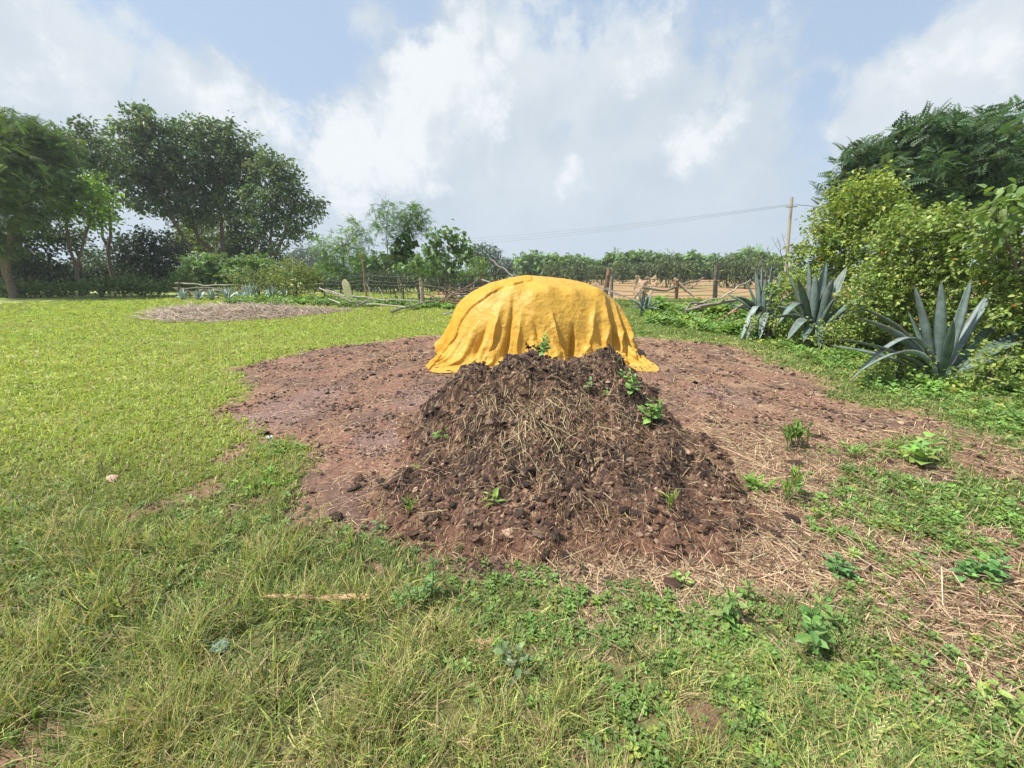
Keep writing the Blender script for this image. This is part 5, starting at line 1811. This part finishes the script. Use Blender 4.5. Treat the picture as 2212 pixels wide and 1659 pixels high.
for i in range(26):
    u = R.uniform(935, 1075); v = R.uniform(628, 654); D = R.uniform(16.6, 17.9)
    p0 = P(u, v, D); a = R.normal(0, .35); L = R.uniform(.5, 2.0)
    dv = np.array([math.cos(a), R.normal(0, .25), abs(R.normal(.12, .25))]) * L * (1 if R.uniform() < .6 else -1)
    dv[2] = abs(dv[2])
    p0[2] = max(p0[2], .08)
    mb = MB()
    stickmesh(mb, [p0, p0 + dv * .5 + [0, 0, .05], p0 + dv], R.uniform(.012, .035), .008, [DARKW, BROWNW, (.16, .13, .11), GREYW][i % 4], .03)
    o = mb.build('brushwood_stick', M_WOOD)
    tag(o, 'thin crooked stick tangled in the dark brushwood pile left of the tarp', 'branch', 'tangled sticks of the brushwood pile')

# bare thorny shoots above the end of the hedge
root = empty('dry_bush', hz(P(1700, 660, 10.2)))
tag(root, 'leafless dry bush of thin arching twigs left of the utility pole foot', 'bush')
for i in range(11):
    a = P(1690 + i * 3, 640, 10.2); b = P(1612 + i * 11, 500 + R.uniform(0, 40) + abs(i - 6) * 3, 10.2 + R.normal(0, .3))
    mb = MB()
    m = curve(a, b, 8, .06, -.05)
    mb.tube(m, np.linspace(.008, .0025, 8), (.20, .17, .14), 4, False)
    for j in (4, 5, 6):
        d = R.normal(0, 1, 3); d[2] = abs(d[2])
        mb.tube(curve(m[j], m[j] + d / np.linalg.norm(d) * .25, 4, .1), np.linspace(.003, .0015, 4), (.20, .17, .14), 3, False)
    mb.build('twig', M_BARK, root)

# utility pole and its lines
ub = P(1700, 590, 44); ub[2] = 0
ut = P(1710.5, 426, 44)
up = empty('utility_pole', ub)
tag(up, 'slender pale utility pole standing beyond the hedge', 'utility pole')
mb = MB(); mb.tube(np.array([ub - [0, 0, .3], ut]), [.17, .14], (.40, .36, .28), 10); mb.build('mast', M_WOOD, up, True)
mb = MB(); ca_ = ut - [0, 0, .95]
mb.tube(np.array([ca_ + [-.55, -.2, 0], ca_ + [.55, -.2, .05]]), .05, (.25, .22, .18), 6); ob = mb.build('cross_arm', M_WOOD, up)
for dx in (-.5, 0, .5):
    mb = MB(); q = ca_ + [dx, -.2, .05]
    mb.tube(np.array([q, q + [0, 0, .06], q + [0, 0, .12], q + [0, 0, .18]]), [.03, .06, .045, .03], (.35, .30, .26), 8); mb.build('insulator', M_STONE, ob)
far = [P(1000, 502, 75), P(1000, 508, 75), P(1000, 514, 75)]
for i, dx in enumerate((-.5, 0, .5)):
    a = ca_ + [dx, -.2, .23]
    b = np.array([-62.0, 95.0, 8.6 - .35 * i])
    t = np.linspace(0, 1, 60)[:, None]
    pts = a + (b - a) * t; pts[:, 2] -= 2.2 * (4 * t * (1 - t))[:, 0] * (1 + .12 * i)
    mb = MB(); mb.tube(pts, .011, (.12, .12, .13), 4, False)
    o = mb.build('power_line', M_WIRE)
    tag(o, ['topmost', 'middle', 'lowest'][i] + ' power line sagging left from the utility pole across the sky', 'power line', 'power lines from the utility pole')
a = ca_ + [.5, -.2, .23]; b = np.array([62.0, 40.0, 8.5])
for i in range(2):
    t = np.linspace(0, 1, 30)[:, None]
    pts = (a - [.5 * i, 0, 0]) + (b - a) * t; pts[:, 2] -= 1.0 * (4 * t * (1 - t))[:, 0]
    mb = MB(); mb.tube(pts, .014, (.10, .10, .11), 4, False)
    o = mb.build('power_line', M_WIRE)
    tag(o, ['upper', 'lower'][i] + ' short length of power line running right from the utility pole behind the trees', 'power line', 'power lines from the utility pole')


# ---------------------------------------------------------------- milestone
def milestone():
    b = hz(P(757, 638, 18.9))
    root = empty('milestone', b)
    tag(root, 'pale yellow leaning boundary stone with a pointed top behind the fence', 'milestone')
    W, T, H = .17, .06, 1.12
    prof = [(-W, -.1), (-W, H * .80), (-W * .86, H * .86), (-W * .40, H * .965), (0, H), (W * .40, H * .965), (W * .86, H * .86), (W, H * .80), (W, -.1)]
    V = []; n = len(prof)
    for yy, s in ((-T, .95), (-T * .8, 1), (T * .8, 1), (T, .95)):
        V += [[x * s, yy, z_ * (1 if s == 1 else .992)] for x, z_ in prof]
    V = np.array(V, float)
    F4 = []
    for k in range(3):
        for i in range(n):
            F4.append([k * n + i, k * n + (i + 1) % n, (k + 1) * n + (i + 1) % n, (k + 1) * n + i])
    F3 = []
    for k, rev in ((0, False), (3, True)):
        for i in range(1, n - 1):
            t = [k * n, k * n + i, k * n + i + 1]
            F3.append(t[::-1] if rev is False else t)
    V[:, 0] -= V[:, 2] * .17
    V += b
    mb = MB(); mb.add(V, np.array(F4), (.72, .67, .38)); mb.add(V, np.array(F3), (.72, .67, .38)); mb.build('slab', M_STONE, root)
    # worn dark painted marks, no longer readable
    mb = MB()
    for r in range(4):
        for c in range(3 if r else 1):
            x = -.10 + .085 * c + R.uniform(-.02, .02); z_ = .86 - .10 * r
            wv = R.uniform(.025, .05); hh = R.uniform(.014, .026)
            q = np.array([[x, -T - .004, z_], [x + wv, -T - .004, z_ + R.uniform(-.006, .006)], [x + wv * .8, -T - .004, z_ + hh], [x + .004, -T - .004, z_ + hh * .9]])
            q[:, 0] -= q[:, 2] * .17
            mb.add(q + b, np.array([[0, 1, 2, 3]]), (.10, .13, .06))
    mb.build('worn_lettering', M_STONE, root)


milestone()


# ---------------------------------------------------------------- sack hanging on the fence
def sack():
    a = P(1372, 594, 16.8)
    X, Z = np.meshgrid(np.linspace(0, 1, 26), np.linspace(0, 1, 36))
    hgt = 1.05; wid = .92
    x = a[0] + (X - .0) * wid * (.92 + .08 * np.sin(Z * 7)) + .03 * np.sin(Z * 9 + X * 4)
    tops = .05 * np.abs(X - .45) * 2 + .05 * np.sin(X * 14)
    z = a[2] - .10 + tops * (1 - Z) - Z * hgt * (1 - .18 * np.abs(np.sin(X * 7)) ** 2)
    y = 16.78 + .05 * np.sin(X * 11 + Z * 2) + .03 * fbm(X, Z, 5, 3, 701) - .05 * Z
    V = np.stack([x, y, np.maximum(z, .05)], -1).reshape(-1, 3)
    ny, nx = X.shape
    i = np.arange(ny - 1)[:, None]; j = np.arange(nx - 1)[None]
    q = np.stack([i * nx + j, i * nx + j + 1, (i + 1) * nx + j + 1, (i + 1) * nx + j], -1).reshape(-1, 4)
    h = fbm(V[:, 0], V[:, 2], 5, 3, 702)
    q = q[(h[q].mean(1) < .16)]
    o = mesh_obj('sack', V, q, M_STRAW, None, np.array([[.66, .46, .33]]) * (1 + .3 * fbm(V[:, 0], V[:, 2], 4, 3, 703))[:, None], True)
    sol = o.modifiers.new('thickness', 'SOLIDIFY'); sol.thickness = .006
    tag(o, 'torn orange-brown mesh sack hanging from the fence wires', 'sack')


sack()


# ---------------------------------------------------------------- small things on the ground
def stone(name, uv, size, c, label, cat, flat=.6, rz=0.0, k=0):
    g = G(*uv)
    v, f = rough_blob(ICO2, 700 + k, .16, flat)
    v = v * np.array(size)
    Rm = rotm(rz, 0, .1)
    v = v @ Rm.T
    z_ = float(surf(np.array([g[0]]), np.array([g[1]]))[0])
    mb = MB(); mb.add(v + [g[0], g[1], z_ + size[2] * .45], f, c)
    o = mb.build(name, M_STONE); tag(o, label, cat)


stone('stone', (243, 1038), (.032, .055, .030), (.52, .33, .26), 'small pinkish stone lying on the grass at the left', 'stone', .8, .7, 1)
stone('stone', (1038, 1392), (.055, .040, .020), (.50, .28, .21), 'flat pink piece of brick half hidden in the foreground grass', 'brick', .6, .3, 2)
stone('stone', (885, 1030), (.030, .026, .022), (.45, .36, .28), 'pale crusty lump on the left slope of the manure heap', 'lump', .8, .3, 3)


def plank():
    a, b = G(572, 1302), G(800, 1303)
    d = b - a; L = np.linalg.norm(d); d /= L; s = np.array([-d[1], d[0], 0])
    n = 14; V = []; F = []
    for i in range(n):
        t = i / (n - 1)
        wv = np.interp(t, [0, .06, .5, .9, 1], [.004, .009, .014, .015, .012]) * (1 + .1 * math.sin(i * 1.7))
        c = a + d * L * t + np.array([0, 0, .032 + .004 * math.sin(t * 9)])
        for (sx, sz) in ((-1, -.5), (1, -.5), (1, .5), (-1, .5)):
            V.append(c + s * sx * wv + [0, 0, sz * .012])
    for i in range(n - 1):
        for j in range(4): F.append([i * 4 + j, i * 4 + (j + 1) % 4, (i + 1) * 4 + (j + 1) % 4, (i + 1) * 4 + j])
    F += [[3, 2, 1, 0], [(n - 1) * 4 + k for k in range(4)]]
    V = np.array(V)
    c = np.array([.44, .27, .165])[None] * (1 + R.normal(0, .15, (len(V), 1)))
    mb = MB(); mb.add(V, np.array(F), c)
    o = mb.build('wood_strip', M_WOOD); tag(o, 'narrow reddish strip of split wood lying in the grass in front', 'wood strip')


plank()


def scrap(name, uv, size, c, label, cat, k, mat=None):
    g = G(*uv)
    X, Y = np.meshgrid(np.linspace(-1, 1, 12), np.linspace(-1, 1, 12))
    x = g[0] + X * size * (1 + .3 * fbm(X + k, Y, 1.5, 2, k)); y = g[1] + Y * size * .7
    z_ = float(surf(np.array([g[0]]), np.array([g[1]]))[0]) + .01 + size * 1.1 * (.5 + fbm(X, Y + k, 1.3, 3, 800 + k)) * (1 - .4 * (X ** 2 + Y ** 2) / 2)
    ny = nx = 12
    i = np.arange(ny - 1)[:, None]; j = np.arange(nx - 1)[None]
    q = np.stack([i * nx + j, i * nx + j + 1, (i + 1) * nx + j + 1, (i + 1) * nx + j], -1).reshape(-1, 4)
    V = np.stack([x, y, z_], -1).reshape(-1, 3)
    q = q[np.hypot(X, Y).reshape(-1)[q].mean(1) < 1.05]
    o = mesh_obj(name, V, q, mat or M_STRAW, None, np.repeat(np.array([c]), len(V), 0))
    sol = o.modifiers.new('thickness', 'SOLIDIFY'); sol.thickness = .002
    tag(o, label, cat)


scrap('paper_scrap', (582, 948), .028, (.78, .80, .88), 'crumpled white paper scrap at the left edge of the bare ground', 'paper', 1)
scrap('plastic_scrap', (477, 1405), .038, (.28, .44, .42), 'crumpled greenish plastic scrap sunk in the tall foreground grass', 'plastic scrap', 2)
scrap('dry_leaf', (2005, 815), .05, (.75, .68, .50), 'pale dry leaf scrap at the heart of the nearest agave', 'leaf', 3)


# ---------------------------------------------------------------- single weeds one can point at
def weed(name, label, uv, h, n, leaf, ls, c, z=None, lean=(0, 0), group=None, stems=1, cat='weed', fold=.25, spread=.0):
    if z is None:
        g = G(*uv); g[2] = float(surf(np.array([g[0]]), np.array([g[1]]))[0])
    else:
        g = P(uv[0], uv[1], z); g[2] = float(surf(np.array([g[0]]), np.array([g[1]]))[0])
    root = empty(name, g); tag(root, label, cat, group)
    sm = MB(); lm = MB()
    for s in range(stems):
        o = g + np.array([R.normal(0, spread), R.normal(0, spread), -.005])
        tip = o + np.array([lean[0] + R.normal(0, .12), lean[1] + R.normal(0, .12), 1.0]) * h * R.uniform(.75, 1.05)
        pts = curve(o, tip, 8, .04)
        sm.tube(pts, np.linspace(.0045, .0018, 8) * (h / .2) ** .5, (.16, .20, .08), 5)
        for i in range(n):
            t = .15 + .85 * (i + .5) / n
            p = np.array([np.interp(t * 7, range(8), pts[:, q]) for q in range(3)])
            yaw = i * 2.4 + R.uniform(-.4, .4)
            rot = rotm(np.array([yaw]), np.array([R.normal(fold + .5 * (t > .85), .25)]), np.array([R.normal(0, .3)]))
            sz = ls * .92 * (1 - .5 * t) * R.uniform(.6, 1.2)
            lm.add(*stamp(leaf[0], leaf[1], (p + rot[0][:, 1] * sz * .12)[None], rot, np.array([sz]), tint(1, np.array(c) * 1.0, .22, .08)))
    tag(sm.build('stem' if stems == 1 else 'stems', M_LEAF, root, True), kind=None if stems == 1 else 'stuff')
    lm.build('leaves', M_LEAF, root)
    return root


LG = (.20, .33, .085)
gw = 'young weeds sprouting from the manure heap'
weed('weed_plant', 'bushy pale weed growing on the crest of the heap against the tarp', (1168, 795), .19, 14, LEAF6, .09, (.24, .38, .13), 3.55, stems=4, group=gw, spread=.02)
weed('weed_plant', 'low sprig right of the pale crest weed, before the tarp hem', (1195, 800), .07, 6, LEAF6, .045, LG, 3.5, (.5, 0), gw, 2, spread=.02)
weed('weed_plant', 'seedling with two broad leaves just below the dark crest of the heap', (1275, 840), .09, 6, LEAF6, .085, (.25, .40, .14), 3.15, (-.3, 0), gw, 1)
weed('weed_plant', 'small seedling right beside the two-leaved one', (1305, 845), .06, 6, LEAF6, .055, LG, 3.1, (.3, 0), gw, 1)
weed('weed_plant', 'weed at the top of the heap\'s right shoulder', (1352, 825), .13, 9, LEAF6, .085, (.24, .39, .12), 3.3, group=gw, stems=2, spread=.02)
weed('weed_plant', 'taller weed in the middle of the heap\'s right shoulder', (1362, 870), .17, 11, LEAF6, .10, (.25, .40, .12), 3.05, group=gw, stems=2, spread=.02)
weed('weed_plant', 'largest leafy weed low on the heap\'s right shoulder', (1400, 905), .18, 12, LEAF6, .11, (.23, .37, .10), 2.85, (.3, 0), gw, 4, spread=.03)
weed('weed_plant', 'feathery low weed on the left slope of the heap', (948, 922), .05, 8, FROND, .08, (.19, .34, .09), 2.85, group=gw, stems=3, spread=.03)
weed('grass_seedling', 'thin grass seedling above the pale lump on the heap', (897, 1000), .05, 5, LEAFN, .07, (.26, .36, .09), 2.55, group=gw, stems=2, spread=.02)
weed('grass_seedling', 'sprawling grass seedling low in the middle of the heap front', (1070, 1110), .06, 7, LEAFN, .10, (.22, .33, .08), 2.15, group=gw, stems=3, spread=.03)
weed('weed_plant', 'small weed on the left foot of the heap', (822, 1150), .11, 9, LEAF6, .05, (.16, .28, .09), group=gw, stems=2, spread=.02)
weed('grass_seedling', 'upright grass shoot left on the heap foot, next to the small weed', (888, 1130), .14, 6, LEAFN, .11, (.24, .32, .08), group=gw, stems=2, fold=.9)
weed('grass_seedling', 'bent grass shoot over a dark hollow at the right of the heap', (1443, 1135), .13, 6, LEAFN, .12, (.30, .36, .10), 2.05, (-.1, 0), gw, 2, fold=1.0)
weed('weed_plant', 'tall upright weed with rounded pale leaves in front of the heap', (930, 1300), .27, 17, LEAF6, .072, (.17, .29, .10), stems=1, lean=(.05, 0), fold=.45)
weed('weed_plant', 'lower bushy weed at the foot of the upright round-leaved one', (905, 1310), .13, 11, LEAF6, .06, (.15, .27, .08), stems=4, spread=.04)
weed('gourd_plant', 'gourd plant with broad lobed leaves on the right edge of the bare ground', (1975, 990), .20, 8, HEART, .15, (.24, .38, .10), stems=4, spread=.10, cat='plant')
weed('grass_clump', 'upright grass clump on the right of the bare ground', (1712, 965), .22, 9, LEAFN, .17, (.17, .27, .07), stems=6, spread=.05, fold=1.0, cat='grass clump')
weed('grass_clump', 'short bright grass clump right of the upright one', (1835, 985), .08, 8, LEAFN, .10, (.20, .36, .08), stems=6, spread=.04, fold=.6, cat='grass clump')
weed('grass_clump', 'dense fine bright clump right of the heap foot', (1640, 1060), .07, 8, LEAFN, .12, (.22, .38, .08), stems=7, spread=.04, fold=.5, cat='grass clump')
weed('grass_clump', 'tall leaning grass clump near the straw litter at right', (1700, 1085), .17, 8, LEAFN, .16, (.20, .30, .08), stems=4, spread=.03, fold=1.0, lean=(.4, 0), cat='grass clump')
weed('weed_plant', 'dark leafy weed in the lower right corner of the litter', (2110, 1240), .12, 12, LEAF6, .09, (.13, .26, .08), stems=5, spread=.07)
weed('weed_plant', 'leafy weed between the heap and the lower right weed', (1800, 1230), .10, 10, LEAF6, .07, (.13, .27, .09), stems=4, spread=.04)
weed('weed_plant', 'small round-leaved weed left of the leafy one at right', (1475, 1265), .07, 8, LEAF6, .055, (.26, .38, .10), stems=2, spread=.02)
weed('weed_plant', 'broad-leaved weed clump at the top edge of the right foreground grass', (1580, 1330), .13, 12, LEAF6, .075, (.19, .30, .08), stems=4, spread=.05)
weed('weed_plant', 'tall broad-leaved weed in the right foreground grass', (1760, 1400), .20, 13, LEAF6, .085, (.16, .29, .08), stems=3, spread=.05)
weed('weed_plant', 'weed with long pointed leaves at the bottom right corner', (2180, 1560), .14, 9, LEAF6, .075, (.27, .38, .10), stems=2, spread=.05)
weed('weed_plant', 'greyish broad-leaved weed right of the brick piece', (1100, 1460), .17, 11, LEAF6, .07, (.19, .25, .13), stems=2, spread=.03)
weed('weed_plant', 'dark sprig standing alone in the pasture at left', (85, 842), .10, 10, LEAF, .05, (.10, .13, .04), stems=5, spread=.06)
weed('dry_weed', 'brown dry twiggy weed behind the pinkish stone', (228, 1020), .12, 9, LEAFN, .05, (.18, .13, .07), stems=6, spread=.05)
weed('weed_plant', 'leafy weed with pale leaves left of the white paper scrap', (600, 975), .09, 9, LEAFN, .07, (.22, .33, .09), stems=5, spread=.07)
weed('grass_clump', 'bright creeping grass clump on the left edge of the bare ground', (560, 1050), .06, 8, LEAFN, .10, (.22, .36, .08), stems=9, spread=.12, fold=.4, cat='grass clump')


# ---------------------------------------------------------------- humid air
def haze():
    x0, x1, y0, y1, z0, z1 = -260, 260, -60, 460, -1.6, 24
    V = np.array([[x, y, z] for x in (x0, x1) for y in (y0, y1) for z in (z0, z1)], float)
    F = np.array([[0, 1, 3, 2], [4, 6, 7, 5], [0, 4, 5, 1], [2, 3, 7, 6], [0, 2, 6, 4], [1, 5, 7, 3]])
    m, t = mat_base('haze')
    v = t.n('ShaderNodeVolumePrincipled')
    v.inputs['Color'].default_value = (.86, .92, 1, 1)
    v.inputs['Density'].default_value = 0.0008
    v.inputs['Anisotropy'].default_value = 0.2
    o = t.n('ShaderNodeOutputMaterial'); t.t.links.new(v.outputs[0], o.inputs['Volume'])
    ob = mesh_obj('haze', V, F, m)
    ob.display_type = 'WIRE'
    tag(ob, kind='stuff')


haze()
